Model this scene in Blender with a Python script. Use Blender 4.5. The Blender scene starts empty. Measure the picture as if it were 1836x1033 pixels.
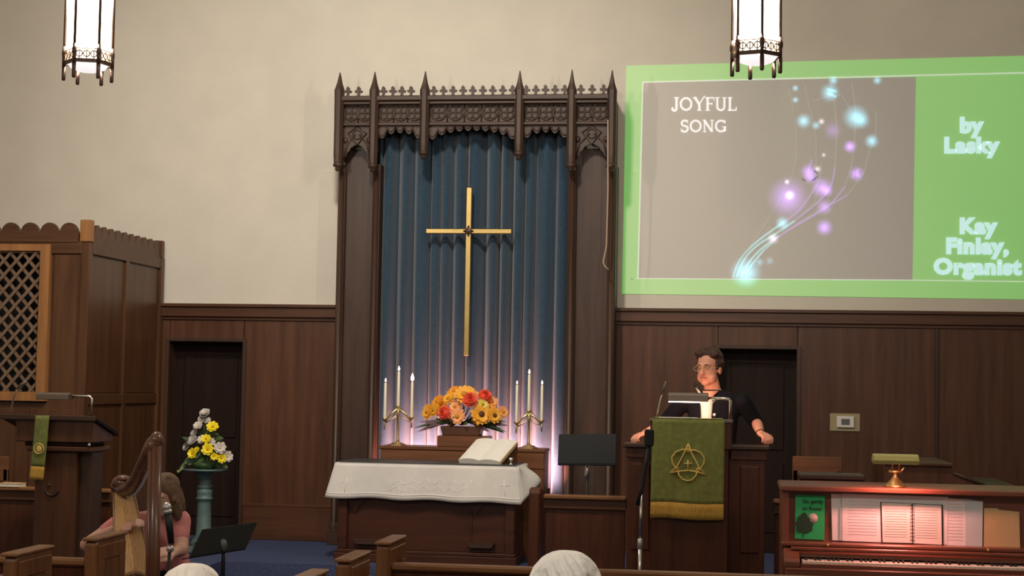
import bpy, bmesh, math, random
from mathutils import Vector, Matrix
random.seed(7)
D = bpy.data
SC = bpy.context.scene
COL = SC.collection

# ------------------------------------------------------------------ camera
FPX, YAW, PITCH, ROLL = 2882.0, 0.1419, 0.0596, 0.01716
CAM = Vector((0, 0, 1.675))
_f = Vector((-math.sin(YAW)*math.cos(PITCH), math.cos(YAW)*math.cos(PITCH), math.sin(PITCH)))
_r = Vector((math.cos(YAW), math.sin(YAW), 0)); _u = _r.cross(_f)
RT = _r*math.cos(ROLL) + _u*math.sin(ROLL); UP = -_r*math.sin(ROLL) + _u*math.cos(ROLL)
cd = D.cameras.new('camera'); cam = D.objects.new('camera', cd); COL.objects.link(cam)
cd.sensor_width = 36; cd.sensor_fit = 'HORIZONTAL'; cd.lens = FPX*36/1836; cd.clip_end = 100
m3 = Matrix((RT, UP, -_f)).transposed()
cam.matrix_world = Matrix.Translation(CAM) @ m3.to_4x4()
SC.camera = cam

# ------------------------------------------------------------------ world, exposure
SC.view_settings.view_transform = 'Standard'; SC.view_settings.look = 'None'
SC.view_settings.exposure = 0.0; SC.view_settings.gamma = 1.0
SC.view_settings.use_curve_mapping = False
W = D.worlds.new('world'); SC.world = W; W.use_nodes = True
W.node_tree.nodes['Background'].inputs[0].default_value = (1.0, 0.93, 0.84, 1)
W.node_tree.nodes['Background'].inputs[1].default_value = 0.26
SC.cycles.max_bounces = 6; SC.cycles.diffuse_bounces = 3; SC.cycles.glossy_bounces = 2; SC.cycles.transparent_max_bounces = 10
LANTERN_GLOW = 9.0
LANTERN_WATTS = 430.0

# spotlight added out of view to brighten the middle of the altar wall (its housing is built further down)
SPOT_AT = Vector((-2.45, 8.4, 6.75)); SPOT_TO = Vector((-3.5, 14.5, 2.2))
sl_ = D.lights.new('added_wall_spot', 'SPOT'); sl_.energy = 1080; sl_.color = (1, .93, .82); sl_.spot_size = math.radians(84); sl_.spot_blend = 1; sl_.shadow_soft_size = .3
so_ = D.objects.new('added_wall_spot', sl_); COL.objects.link(so_); so_.location = SPOT_AT
so_.rotation_euler = (SPOT_TO-SPOT_AT).to_track_quat('-Z', 'Y').to_euler()

def area_light(name, loc, target, sx, sy, energy, color, spread=180):
    l = D.lights.new(name, 'AREA'); l.shape = 'RECTANGLE'; l.size = sx; l.size_y = sy
    l.energy = energy; l.color = color; l.spread = math.radians(spread)
    o = D.objects.new(name, l); COL.objects.link(o); o.location = loc
    d = Vector(target)-Vector(loc)
    o.rotation_euler = d.to_track_quat('-Z', 'Y').to_euler()
    return o

# ------------------------------------------------------------------ a point of the photograph at depth Y (room depth from the camera)
def P(px, py, Y):
    d = RT*((px-918)/FPX) - UP*((py-516.5)/FPX) + _f
    return CAM + d*(Y/d.y)

# ------------------------------------------------------------------ materials
def _nt(name):
    m = D.materials.new(name); m.use_nodes = True
    return m, m.node_tree, m.node_tree.nodes['Principled BSDF']
def plain(name, c, rough=.6, metal=0, emis=None, es=0, noise=0, nscale=20, bump=0, bscale=200, spec=.5, sheen=0, trans=0, alpha=1):
    m, nt, b = _nt(name); N = nt.nodes; L = nt.links
    b.inputs['Base Color'].default_value = (*c, 1); b.inputs['Roughness'].default_value = rough
    b.inputs['Metallic'].default_value = metal; b.inputs['Specular IOR Level'].default_value = spec
    if trans: b.inputs['Transmission Weight'].default_value = trans
    if alpha < 1: b.inputs['Alpha'].default_value = alpha
    if sheen: b.inputs['Sheen Weight'].default_value = sheen
    if emis: b.inputs['Emission Color'].default_value = (*emis, 1); b.inputs['Emission Strength'].default_value = es
    tc = N.new('ShaderNodeTexCoord')
    if noise:
        n = N.new('ShaderNodeTexNoise'); n.inputs['Scale'].default_value = nscale; n.inputs['Detail'].default_value = 5
        L.new(tc.outputs['Object'], n.inputs['Vector'])
        r = N.new('ShaderNodeValToRGB'); r.color_ramp.elements[0].position = .3; r.color_ramp.elements[1].position = .7
        r.color_ramp.elements[0].color = (*[max(0, v*(1-noise)) for v in c], 1); r.color_ramp.elements[1].color = (*[min(1, v*(1+noise)) for v in c], 1)
        L.new(n.outputs['Fac'], r.inputs['Fac']); L.new(r.outputs['Color'], b.inputs['Base Color'])
    if bump:
        n2 = N.new('ShaderNodeTexNoise'); n2.inputs['Scale'].default_value = bscale; L.new(tc.outputs['Object'], n2.inputs['Vector'])
        bp = N.new('ShaderNodeBump'); bp.inputs['Strength'].default_value = bump; bp.inputs['Distance'].default_value = .01
        L.new(n2.outputs['Fac'], bp.inputs['Height']); L.new(bp.outputs['Normal'], b.inputs['Normal'])
    return m
def wood(name, dark, light, axis='z', rough=.42, sc=9, spec=.4):
    m, nt, b = _nt(name); N = nt.nodes; L = nt.links
    tc = N.new('ShaderNodeTexCoord'); mp = N.new('ShaderNodeMapping')
    s = [sc, sc, sc]; s['xyz'.index(axis)] = sc*.07
    mp.inputs['Scale'].default_value = s; L.new(tc.outputs['Object'], mp.inputs['Vector'])
    n = N.new('ShaderNodeTexNoise'); n.inputs['Scale'].default_value = 1.6; n.inputs['Detail'].default_value = 7; n.inputs['Roughness'].default_value = .62; n.inputs['Distortion'].default_value = .35
    L.new(mp.outputs[0], n.inputs['Vector'])
    r = N.new('ShaderNodeValToRGB'); r.color_ramp.elements[0].position = .28; r.color_ramp.elements[1].position = .74
    r.color_ramp.elements[0].color = (*dark, 1); r.color_ramp.elements[1].color = (*light, 1)
    L.new(n.outputs['Fac'], r.inputs['Fac']); L.new(r.outputs['Color'], b.inputs['Base Color'])
    mp2 = N.new('ShaderNodeMapping'); s2 = [160, 160, 160]; s2['xyz'.index(axis)] = 6; mp2.inputs['Scale'].default_value = s2
    L.new(tc.outputs['Object'], mp2.inputs['Vector'])
    n2 = N.new('ShaderNodeTexNoise'); n2.inputs['Scale'].default_value = 1; L.new(mp2.outputs[0], n2.inputs['Vector'])
    bp = N.new('ShaderNodeBump'); bp.inputs['Strength'].default_value = .12; bp.inputs['Distance'].default_value = .004
    L.new(n2.outputs['Fac'], bp.inputs['Height']); L.new(bp.outputs['Normal'], b.inputs['Normal'])
    b.inputs['Roughness'].default_value = rough; b.inputs['Specular IOR Level'].default_value = spec
    return m
M = {}
M['plaster'] = plain('plaster', (.68, .615, .525), .85, noise=.03, nscale=3, bump=.08, bscale=60, spec=.2)
M['ceiling'] = plain('ceiling_plaster', (.72, .68, .6), .9, noise=.03, nscale=2)
M['carpet'] = plain('carpet', (.062, .075, .145), .95, noise=.25, nscale=60, bump=.5, bscale=400, spec=.1)
M['nave_carpet'] = plain('nave_carpet', (.10, .10, .13), .95, noise=.25, nscale=60, bump=.5, bscale=400, spec=.1)
M['oak'] = wood('oak_panel', (.055, .0195, .0088), (.128, .049, .0215), 'z', .38)
M['oakx'] = wood('oak_rail', (.055, .0195, .0088), (.120, .046, .021), 'x', .38)
M['oak_lit'] = wood('oak_carved', (.034, .016, .0095), (.075, .037, .022), 'z', .45)  # carved oak, one even tone, browner and darker than the panels
M['oak_brownx'] = wood('oak_carved_rail', (.034, .016, .0095), (.072, .036, .021), 'x', .45)
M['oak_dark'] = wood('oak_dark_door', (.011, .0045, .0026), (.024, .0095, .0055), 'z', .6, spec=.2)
M['oak_box'] = wood('oak_screen', (.055, .021, .008), (.12, .05, .021), 'z', .36)
M['oak_boxx'] = wood('oak_screen_rail', (.055, .021, .008), (.12, .05, .021), 'x', .4)
M['honey'] = wood('honey_oak', (.22, .09, .028), (.40, .18, .062), 'z', .4)
M['honeyx'] = wood('honey_oak_rail', (.22, .09, .028), (.40, .18, .062), 'x', .4)
M['slat'] = wood('lattice_slat', (.13, .075, .045), (.22, .135, .085), 'z', .5)
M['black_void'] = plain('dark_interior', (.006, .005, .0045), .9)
M['table'] = wood('table_wood', (.034, .0085, .0035), (.072, .021, .009), 'x', .4)
M['retable'] = wood('retable_wood', (.11, .036, .013), (.21, .082, .033), 'x', .4)
M['pew'] = wood('pew_oak', (.11, .039, .013), (.26, .108, .040), 'z', .32)
M['pewx'] = wood('pew_rail_oak', (.15, .06, .023), (.33, .155, .068), 'x', .28)
M['piano'] = wood('piano_mahogany', (.14, .042, .024), (.27, .095, .055), 'x', .3, spec=.5)
M['piano_z'] = wood('piano_mahogany_upright', (.13, .04, .022), (.25, .085, .05), 'z', .3, spec=.5)
M['pulpit'] = wood('pulpit_oak', (.050, .0145, .0065), (.105, .032, .0135), 'z', .33)
M['curtain'] = plain('curtain_cloth', (.028, .058, .092), .85, noise=.14, nscale=30, bump=.25, bscale=350, sheen=.3, spec=.2)
M['brass'] = plain('brass', (.44, .31, .12), .4, 1, noise=.08, nscale=6)
M['brass_pale'] = plain('pale_brass', (.82, .66, .36), .3, 1, noise=.08, nscale=14)
M['bronze'] = plain('dark_bronze', (.075, .04, .025), .45, .5, noise=.2, nscale=40)
M['chrome'] = plain('chrome', (.7, .68, .66), .25, 1)
M['black'] = plain('black_metal', (.007, .007, .008), .5, .1)
M['black_cloth'] = plain('black_panel', (.010, .0115, .013), .7, spec=.3)
M['wax'] = plain('candle_wax', (.88, .80, .62), .5, noise=.03, nscale=30)
M['wick'] = plain('wick', (.03, .02, .015), .9)
M['flame'] = plain('flame', (1, .7, .4), .5, emis=(1, .66, .48), es=7)
M['linen'] = plain('white_linen', (.70, .65, .60), .9, noise=.04, nscale=14, bump=.15, bscale=120, spec=.15)
M['linen_thread'] = plain('embroidery_thread', (.90, .87, .83), .6)
M['glass_dark'] = plain('smoked_glass_top', (.05, .05, .052), .3, spec=.5)
M['paper'] = plain('paper', (.80, .76, .68), .8, noise=.03, nscale=30)
M['paper_edge'] = plain('gilt_page_edges', (.75, .52, .30), .6)
M['white_paper'] = plain('white_sheet', (.85, .82, .80), .8, noise=.02, nscale=40)
M['blue_shadow_paper'] = plain('shaded_white_sheet', (.62, .68, .68), .8)  # white paper with a bluish shade put into its colour
M['ink'] = plain('print_ink', (.52, .47, .45), .8)
M['ink_dark'] = plain('dark_ink', (.02, .06, .03), .8)
M['manila'] = plain('manila', (.72, .48, .24), .75, noise=.04, nscale=12)
M['green_book'] = plain('green_cover', (.03, .48, .14), .55, noise=.06, nscale=8)
M['green_cloth'] = plain('green_damask', (.17, .185, .035), .8, noise=.22, nscale=26, bump=.2, bscale=220, sheen=.2)
M['gold_fringe'] = plain('gold_fringe', (.62, .34, .05), .7, noise=.2, nscale=90, bump=.6, bscale=300)
M['gold_thread'] = plain('gold_thread', (.72, .50, .13), .5, noise=.1, nscale=50)
M['red_gem'] = plain('red_stitch', (.5, .05, .02), .5)
M['leaf'] = plain('leaf_green', (.035, .075, .02), .55, noise=.35, nscale=25)
M['leaf_light'] = plain('leaf_pale', (.09, .14, .05), .55, noise=.3, nscale=25)
M['leaf_red'] = plain('bronze_foliage', (.09, .035, .04), .55, noise=.35, nscale=25)
M['orange'] = plain('orange_petal', (.86, .29, .015), .6, noise=.14, nscale=30)
M['amber'] = plain('amber_petal', (.90, .40, .03), .6, noise=.12, nscale=30)
M['peach'] = plain('peach_petal', (.92, .38, .14), .6, noise=.12, nscale=30)
M['coral'] = plain('coral_petal', (.88, .13, .06), .6, noise=.14, nscale=30)
M['yellow'] = plain('yellow_petal', (.85, .68, .01), .55, noise=.08, nscale=30)
M['lime'] = plain('lime_petal', (.75, .62, .10), .55, noise=.08, nscale=30)
M['ivory'] = plain('ivory_petal', (.62, .54, .46), .6, noise=.06, nscale=30)
M['grey_spray'] = plain('grey_spray', (.42, .38, .36), .7, noise=.2, nscale=40)
M['seed'] = plain('flower_eye', (.10, .035, .01), .8)
M['gold_eye'] = plain('golden_eye', (.55, .26, .01), .8)
M['teal'] = plain('teal_paint', (.082, .135, .125), .5, noise=.2, nscale=12)
M['beige_plate'] = plain('beige_plate', (.36, .28, .15), .5)
M['white_plastic'] = plain('white_plastic', (.72, .68, .62), .5)
M['lcd'] = plain('grey_display', (.12, .12, .11), .35)
M['lamp_gold'] = plain('lamp_gold', (.60, .52, .20), .42, .55, noise=.05)
M['lamp_bronze'] = plain('lamp_bronze', (.17, .125, .095), .45, .4)
M['tube'] = plain('lit_tube', (1, .9, .8), .5, emis=(1, .86, .72), es=5)
M['ivory_key'] = plain('ivory_key', (.80, .70, .58), .4)
M['ebony'] = plain('ebony_key', (.015, .012, .012), .35)
M['cord'] = plain('cord', (.42, .30, .20), .8)
M['skin'] = plain('skin', (.66, .30, .20), .6, noise=.05, nscale=18)
M['skin_pale'] = plain('skin_pale', (.70, .38, .28), .6, noise=.05, nscale=18)
M['lips'] = plain('lips', (.45, .13, .10), .5)
M['hair_brown'] = plain('brown_hair', (.055, .022, .012), .65, noise=.45, nscale=40, bump=.8, bscale=160)
M['hair_light'] = plain('light_brown_hair', (.16, .085, .04), .6, noise=.35, nscale=40, bump=.8, bscale=160)
M['hair_white'] = plain('white_hair', (.90, .85, .79), .6, noise=.08, nscale=16, bump=.2, bscale=140)
M['hair_white_warm'] = plain('thin_white_hair', (.92, .82, .74), .65, noise=.06, nscale=16, bump=.2, bscale=140)
M['navy'] = plain('navy_cardigan', (.006, .006, .010), .9, noise=.2, nscale=60, bump=.3, bscale=300, spec=.2)
M['blouse'] = plain('white_blouse', (.78, .68, .62), .8)
M['pink'] = plain('pink_top', (.72, .25, .24), .8, noise=.08, nscale=14)
M['dark_cloth'] = plain('dark_trousers', (.02, .02, .025), .85)
M['grey_cloth'] = plain('grey_jumper', (.22, .21, .22), .85)
M['harp_wood'] = wood('harp_walnut', (.085, .030, .015), (.19, .075, .04), 'z', .25, sc=14, spec=.6)
M['spruce'] = wood('harp_soundboard', (.56, .31, .12), (.76, .46, .21), 'z', .4, sc=12)
M['inlay'] = plain('harp_inlay', (.25, .13, .05), .5)
M['string'] = plain('harp_string', (.20, .09, .07), .5)
M['mic_silver'] = plain('mic_grille', (.6, .58, .56), .4, .8)
def clear_glow(name, c, s, tint=(1, 1, 1), fac=.5, radius=0):
    """glass that lets the lamp through and glows itself (or, with a radius, projected light that fades outwards)"""
    m = D.materials.new(name); m.use_nodes = True; nt = m.node_tree; N = nt.nodes; L = nt.links; N.clear()
    out = N.new('ShaderNodeOutputMaterial'); tr = N.new('ShaderNodeBsdfTransparent'); em = N.new('ShaderNodeEmission')
    tr.inputs[0].default_value = (*tint, 1); em.inputs[0].default_value = (*c, 1); em.inputs[1].default_value = s
    if radius:
        mx = N.new('ShaderNodeAddShader'); L.new(tr.outputs[0], mx.inputs[0]); L.new(em.outputs[0], mx.inputs[1])
        tc = N.new('ShaderNodeTexCoord'); ln_ = N.new('ShaderNodeVectorMath'); ln_.operation = 'LENGTH'; L.new(tc.outputs['Object'], ln_.inputs[0])
        mr = N.new('ShaderNodeMapRange'); mr.inputs['From Max'].default_value = radius; mr.inputs['To Min'].default_value = 1; mr.inputs['To Max'].default_value = 0
        L.new(ln_.outputs['Value'], mr.inputs['Value'])
        pw = N.new('ShaderNodeMath'); pw.operation = 'POWER'; pw.inputs[1].default_value = 1.7; L.new(mr.outputs[0], pw.inputs[0])
        mu = N.new('ShaderNodeMath'); mu.operation = 'MULTIPLY'; mu.inputs[1].default_value = s; L.new(pw.outputs[0], mu.inputs[0]); L.new(mu.outputs[0], em.inputs[1])
    else:
        mx = N.new('ShaderNodeMixShader'); mx.inputs[0].default_value = fac; L.new(tr.outputs[0], mx.inputs[1]); L.new(em.outputs[0], mx.inputs[2])
    L.new(mx.outputs[0], out.inputs[0]); return m
M['lantern_glass'] = clear_glow('lantern_glass', (1, .9, .72), LANTERN_GLOW, fac=.4)
M['lantern_base_glass'] = plain('lantern_base_glass', (.9, .88, .9), .5, emis=(1, .94, .95), es=.9)
M['gallery'] = plain('gallery_bronze', (.30, .19, .11), .5, .3)

# projected slide: wall plaster plus projector light
def slide(name, e, s):
    return plain(name, (.62, .55, .45), .9, emis=e, es=s, spec=.1)
M['slide_green'] = slide('slide_green', (.07, 1, .10), .30)
M['slide_picture'] = slide('slide_picture', (.55, .75, 1), .06)
M['slide_line'] = slide('slide_white_line', (.75, 1, .8), .42)
M['slide_text'] = slide('slide_white_text', (.55, 1, 1), .62)
M['slide_title'] = slide('slide_title_text', (.92, .93, 1), .62)
M['slide_cyan'] = slide('slide_cyan_strand', (.30, .85, 1), .42)
M['slide_violet'] = slide('slide_violet_strand', (.55, .35, 1), .30)
M['slide_faint'] = slide('slide_faint_strand', (.7, .85, .85), .15)

# ------------------------------------------------------------------ mesh builder
class MB:
    def __init__(s): s.v = []; s.f = []; s.sm = []
    def add(s, vs, fs, smooth=False):
        o = len(s.v); s.v += [Vector(v) for v in vs]; s.f += [tuple(i+o for i in f) for f in fs]; s.sm += [smooth]*len(fs); return s
    def box(s, x0, y0, z0, x1, y1, z1):
        x0, x1 = min(x0, x1), max(x0, x1); y0, y1 = min(y0, y1), max(y0, y1); z0, z1 = min(z0, z1), max(z0, z1)
        return s.add([(x0,y0,z0),(x1,y0,z0),(x1,y1,z0),(x0,y1,z0),(x0,y0,z1),(x1,y0,z1),(x1,y1,z1),(x0,y1,z1)],
                     [(0,3,2,1),(4,5,6,7),(0,1,5,4),(1,2,6,5),(2,3,7,6),(3,0,4,7)])
    def obox(s, c, ax, ay, az):
        c = Vector(c); ax = Vector(ax); ay = Vector(ay); az = Vector(az)
        vs = [c+ax*i+ay*j+az*k for k in (-1, 1) for i, j in ((-1,-1),(1,-1),(1,1),(-1,1))]
        return s.add(vs, [(0,3,2,1),(4,5,6,7),(0,1,5,4),(1,2,6,5),(2,3,7,6),(3,0,4,7)])
    def prism(s, pts, off):
        """closed polygon (3D points) pushed along off"""
        n = len(pts); off = Vector(off); vs = [Vector(p) for p in pts]; vs += [p+off for p in vs]
        return s.add(vs, [tuple(range(n))[::-1], tuple(range(n, 2*n))] + [(i, (i+1) % n, n+(i+1) % n, n+i) for i in range(n)])
    def pxz(s, poly, y0, y1): return s.prism([(x, y0, z) for x, z in poly], (0, y1-y0, 0))
    def pyz(s, poly, x0, x1): return s.prism([(x0, y, z) for y, z in poly], (x1-x0, 0, 0))
    def stripx(s, xs, zt, zb, y0, y1):
        """solid board between heights zt(x) and zb(x)"""
        n = len(xs); vs = []
        for x in xs:
            a, b = zt(x), zb(x); vs += [(x,y0,a),(x,y0,b),(x,y1,b),(x,y1,a)]
        fs = []
        for i in range(n-1):
            a = 4*i; b = a+4
            fs += [(a,a+1,b+1,b),(a+1,a+2,b+2,b+1),(a+2,a+3,b+3,b+2),(a+3,a,b,b+3)]
        fs += [(0,3,2,1), (4*n-4,4*n-3,4*n-2,4*n-1)]
        return s.add(vs, fs)
    def tube(s, pts, r, n=8, smooth=True, closed=False, flat=None):
        pts = [Vector(p) for p in pts]; k = len(pts)
        rs = r if isinstance(r, (list, tuple)) else [r]*k
        vs = []; up = None
        for i, p in enumerate(pts):
            if closed: t = pts[(i+1) % k]-pts[i-1]
            else: t = pts[min(i+1, k-1)]-pts[max(i-1, 0)]
            t = t.normalized()
            if up is None:
                up = Vector((0, 0, 1)) if abs(t.z) < .9 else Vector((1, 0, 0))
            a = t.cross(up)
            if a.length < 1e-5: a = t.cross(Vector((0, 1, 0)))
            a.normalize(); b = a.cross(t).normalized(); up = b
            for j in range(n):
                an = 2*math.pi*j/n
                vs.append(p + a*math.cos(an)*rs[i] + b*math.sin(an)*rs[i])
        fs = [(i*n+j, i*n+(j+1) % n, (i+1)*n+(j+1) % n, (i+1)*n+j) for i in range(k-1) for j in range(n)]
        if closed: fs += [((k-1)*n+j, (k-1)*n+(j+1) % n, (j+1) % n, j) for j in range(n)]
        else: fs += [tuple(range(n))[::-1], tuple(range((k-1)*n, k*n))]
        return s.add(vs, fs, smooth)
    def lathe(s, c, prof, n=20, smooth=True, axis=(0, 0, 1), phase=0):
        c = Vector(c); ax = Vector(axis).normalized(); q = Vector((0, 0, 1)).rotation_difference(ax)
        vs = []
        for r, z in prof:
            for j in range(n):
                an = 2*math.pi*j/n+phase
                vs.append(c + q @ Vector((r*math.cos(an), r*math.sin(an), z)))
        k = len(prof)
        fs = [(i*n+j, i*n+(j+1) % n, (i+1)*n+(j+1) % n, (i+1)*n+j) for i in range(k-1) for j in range(n)]
        fs += [tuple(range(n))[::-1], tuple(range((k-1)*n, k*n))]
        return s.add(vs, fs, smooth)
    def ball(s, c, rx, ry=None, rz=None, n=12, m=8, rot=None):
        ry = rx if ry is None else ry; rz = rx if rz is None else rz; c = Vector(c)
        vs = []; R = rot if rot else Matrix.Identity(3)
        vs.append(c + R @ Vector((0, 0, -rz)))
        for i in range(1, m):
            t = -math.pi/2 + math.pi*i/m
            for j in range(n):
                a = 2*math.pi*j/n
                vs.append(c + R @ Vector((rx*math.cos(t)*math.cos(a), ry*math.cos(t)*math.sin(a), rz*math.sin(t))))
        vs.append(c + R @ Vector((0, 0, rz))); e = len(vs)-1
        fs = [(0, 1+(j+1) % n, 1+j) for j in range(n)]
        for i in range(m-2):
            fs += [(1+i*n+j, 1+i*n+(j+1) % n, 1+(i+1)*n+(j+1) % n, 1+(i+1)*n+j) for j in range(n)]
        fs += [(1+(m-2)*n+j, 1+(m-2)*n+(j+1) % n, e) for j in range(n)]
        return s.add(vs, fs, True)
    def limb(s, pts, rs, n=12):
        s.tube(pts, rs, n)
        for p, r in zip(pts, rs): s.ball(p, r, n=n, m=8)
        return s
    def loft(s, rings, n=20):
        """rings: (centre, half width vector, half depth vector)"""
        vs = []
        for c, a, b in rings:
            c = Vector(c); a = Vector(a); b = Vector(b)
            for j in range(n):
                t = 2*math.pi*j/n; vs.append(c + a*math.cos(t) + b*math.sin(t))
        k = len(rings)
        fs = [(i*n+j, i*n+(j+1) % n, (i+1)*n+(j+1) % n, (i+1)*n+j) for i in range(k-1) for j in range(n)]
        fs += [tuple(range(n))[::-1], tuple(range((k-1)*n, k*n))]
        return s.add(vs, fs, True)
    def ring(s, c, u, v, R, r, n=20, k=6, a0=0, a1=2*math.pi):
        c = Vector(c); u = Vector(u); v = Vector(v)
        full = abs(a1-a0-2*math.pi) < 1e-6
        pts = [c + u*R*math.cos(a0+(a1-a0)*i/n) + v*R*math.sin(a0+(a1-a0)*i/n) for i in range(n + (0 if full else 1))]
        return s.tube(pts, r, k, closed=full)
    def sheet(s, fn, nu, nv, thick, tdir):
        """surface fn(u,v) with real thickness along tdir"""
        tdir = Vector(tdir)*thick; vs = []
        for i in range(nu+1):
            for j in range(nv+1): vs.append(Vector(fn(i/nu, j/nv)))
        o = len(vs); vs += [p+tdir for p in vs]; w = nv+1
        fs = []; 
        for i in range(nu):
            for j in range(nv):
                a = i*w+j; fs.append((a, a+w, a+w+1, a+1)); fs.append((o+a, o+a+1, o+a+w+1, o+a+w))
        bd = [i*w for i in range(nu)] + [nu*w+j for j in range(nv)] + [i*w+nv for i in range(nu, 0, -1)] + [j for j in range(nv, 0, -1)]
        for a, b in zip(bd, bd[1:]+bd[:1]): fs.append((a, b, o+b, o+a))
        return s.add(vs, fs, True)
    def mesh(s, name, mat, org, bevel=0, seg=1):
        me = D.meshes.new(name); o = Vector(org)
        me.from_pydata([tuple(v-o) for v in s.v], [], s.f); me.update()
        bm = bmesh.new(); bm.from_mesh(me)
        bm.faces.ensure_lookup_table()
        for f, k in zip(bm.faces, s.sm): f.smooth = k
        bmesh.ops.recalc_face_normals(bm, faces=bm.faces[:])
        if bevel: bmesh.ops.bevel(bm, geom=bm.edges[:], offset=bevel, segments=seg, profile=.5, affect='EDGES', clamp_overlap=True)
        bm.to_mesh(me); bm.free()
        me.materials.append(mat); return me

def mk(name, data, parent=None, loc=(0, 0, 0)):
    o = D.objects.new(name, data); COL.objects.link(o); o.parent = parent; o.location = loc; return o
def tagp(o, label=None, cat=None, group=None, kind=None):
    if label: o['label'] = label
    if cat: o['category'] = cat
    if group: o['group'] = group
    if kind: o['kind'] = kind
    return o
class T:
    """one thing: an Empty at its base, its parts as children"""
    def __init__(s, name, label, cat, org, group=None):
        s.org = Vector(org); s.o = mk(name, None, None, s.org); s.o.empty_display_size = .1
        tagp(s.o, label, cat, group)
    def part(s, name, mb, mat, parent=None, bevel=0, seg=1, label=None, kind=None):
        m = M[mat] if isinstance(mat, str) else mat
        o = mk(name, mb.mesh(name, m, s.org, bevel, seg), parent or s.o)
        return tagp(o, label, kind=kind)
def single(name, mb, mat, label, cat, org, group=None, bevel=0):
    return tagp(mk(name, mb.mesh(name, M[mat], org, bevel), None, org), label, cat, group)
def struct(name, mb, mat, parent=None, bevel=0, org=(0, 0, 0)):
    o = mk(name, mb.mesh(name, M[mat], org if not parent else (0, 0, 0), bevel), parent, org if not parent else (0, 0, 0))
    if not parent: o['kind'] = 'structure'
    return o
def bake(o, voxel, it=4, fac=.5):
    md = o.modifiers.new('r', 'REMESH'); md.mode = 'VOXEL'; md.voxel_size = voxel; md.use_smooth_shade = True
    if it:
        sm = o.modifiers.new('s', 'SMOOTH'); sm.iterations = it; sm.factor = fac
    dg = bpy.context.evaluated_depsgraph_get(); dg.update()
    me = D.meshes.new_from_object(o.evaluated_get(dg)); old = o.data
    o.modifiers.clear(); o.data = me
    if not me.materials: me.materials.append(old.materials[0])
    for p in me.polygons: p.use_smooth = True
    return o
def text_mesh(name, body, size, mat, parent, loc, bold=0, depth=.002, align='CENTER', sx=1.0, rot=None):
    c = D.curves.new(name, 'FONT'); c.body = body; c.size = size; c.align_x = align; c.offset = bold; c.extrude = depth; c.resolution_u = 3; c.space_character = 1.0+bold*8; c.space_word = 1.1
    t = D.objects.new(name, c); COL.objects.link(t)
    dg = bpy.context.evaluated_depsgraph_get(); dg.update()
    me = D.meshes.new_from_object(t.evaluated_get(dg)); D.objects.remove(t)
    me.materials.clear(); me.materials.append(M[mat])
    for v in me.vertices:
        p = Vector((v.co.x*sx, -v.co.z, v.co.y))
        v.co = rot @ p if rot else p
    return mk(name, me, parent, loc)
def lin(a, b, n): return [a+(b-a)*i/(n-1) for i in range(n)]

# ================================================================== SETTING
YW, YP = 14.5, 14.56          # front of the wainscot, plaster behind it
ZF = .2                        # chancel floor
XL, XR, ZC = -8.2, 6.6, 7.2
struct('floor', MB().box(XL, -3, -.1, XR, YP+.6, 0), 'nave_carpet')
pf = struct('chancel_platform', MB().box(XL, 12.68, 0, XR, YP+.3, ZF).box(XL, 10.1, 0, -4.15, 12.68, ZF).box(-1.62, 10.1, 0, XR, 12.68, ZF), 'carpet')
struct('ceiling', MB().box(XL-.2, -3, ZC, XR+.2, YP+.6, ZC+.1), 'ceiling')
struct('wall_left', MB().box(XL-.2, -3, 0, XL, YP+.5, ZC), 'plaster')
struct('wall_right', MB().box(XR, -3, 0, XR+.2, YP+.5, ZC), 'plaster')
d1a, d1b, d2a, d2b, dz = -5.34, -4.59, -.20, .50, 2.025
wb = MB()
for a, b, z0, z1 in ((XL, d1a, 0, ZC), (d1b, d2a, 0, ZC), (d2b, XR, 0, ZC), (d1a, d1b, dz, ZC), (d2a, d2b, dz, ZC)):
    wb.box(a, YP, z0, b, YP+.3, z1)
struct('wall_back', wb, 'plaster')
# wainscot boards
def wains(name, x0, x1, door, seams):
    root = mk(name, None, None, (0, 0, 0)); root['kind'] = 'structure'
    zt = 2.30
    xs = [x0]+seams+[x1]
    def pan(a, b, z0, z1, inset=.0):
        o = mk('panel', MB().box(a+.002, YW+inset, z0, b-.002, YP, z1).mesh('panel', M['oak'], (0, 0, 0), .004), root); return o
    for a, b in zip(xs[:-1], xs[1:]):
        if door and a < door[1]-.01 and b > door[0]+.01:
            if door[0]-a > .02: pan(a, door[0], ZF, zt)
            pan(max(a, door[0]), min(b, door[1]), dz, zt)
            if b-door[1] > .02: pan(door[1], b, ZF, zt)
        else: pan(a, b, ZF, zt)
    for x in seams:      # cover mouldings over the joints
        mk('moulding', MB().box(x-.016, YW-.014, ZF+.3 if not (door and door[0] < x < door[1]) else dz+.05, x+.016, YW+.001, 2.235).mesh('moulding', M['oak_lit'], (0, 0, 0), .005), root)
    if door:
        a, b = door
        t = .03
        mk('door_casing', MB().box(a-t, YW-.016, ZF, a, YP+.14, dz+.0).box(b-.006, YW-.016, ZF, b+t, YP+.0, dz+t).box(b-.006, YP, ZF, b, YP+.14, dz).box(a-t, YW-.016, dz-.004, b, YP+.14, dz).box(a-t, YW-.016, dz, b, YP+.0, dz+t).mesh('door_casing', M['oak_lit'], (0, 0, 0), .004), root)
    return root
xfl, xfr = P(598, 700, YW).x, P(1094, 700, YW).x
wains('wainscot_left', P(292, 560, YW).x, xfl+.05, (d1a+.03, d1b-.0), [])
wains('wainscot_right', xfr-.05, XR, (d2a, d2b), [P(1103, 600, YW).x, P(1680, 650, YW).x, P(1680, 650, YW).x+1.25])
wains('wainscot_far_left', XL, -5.42, None, [-6.5])
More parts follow.
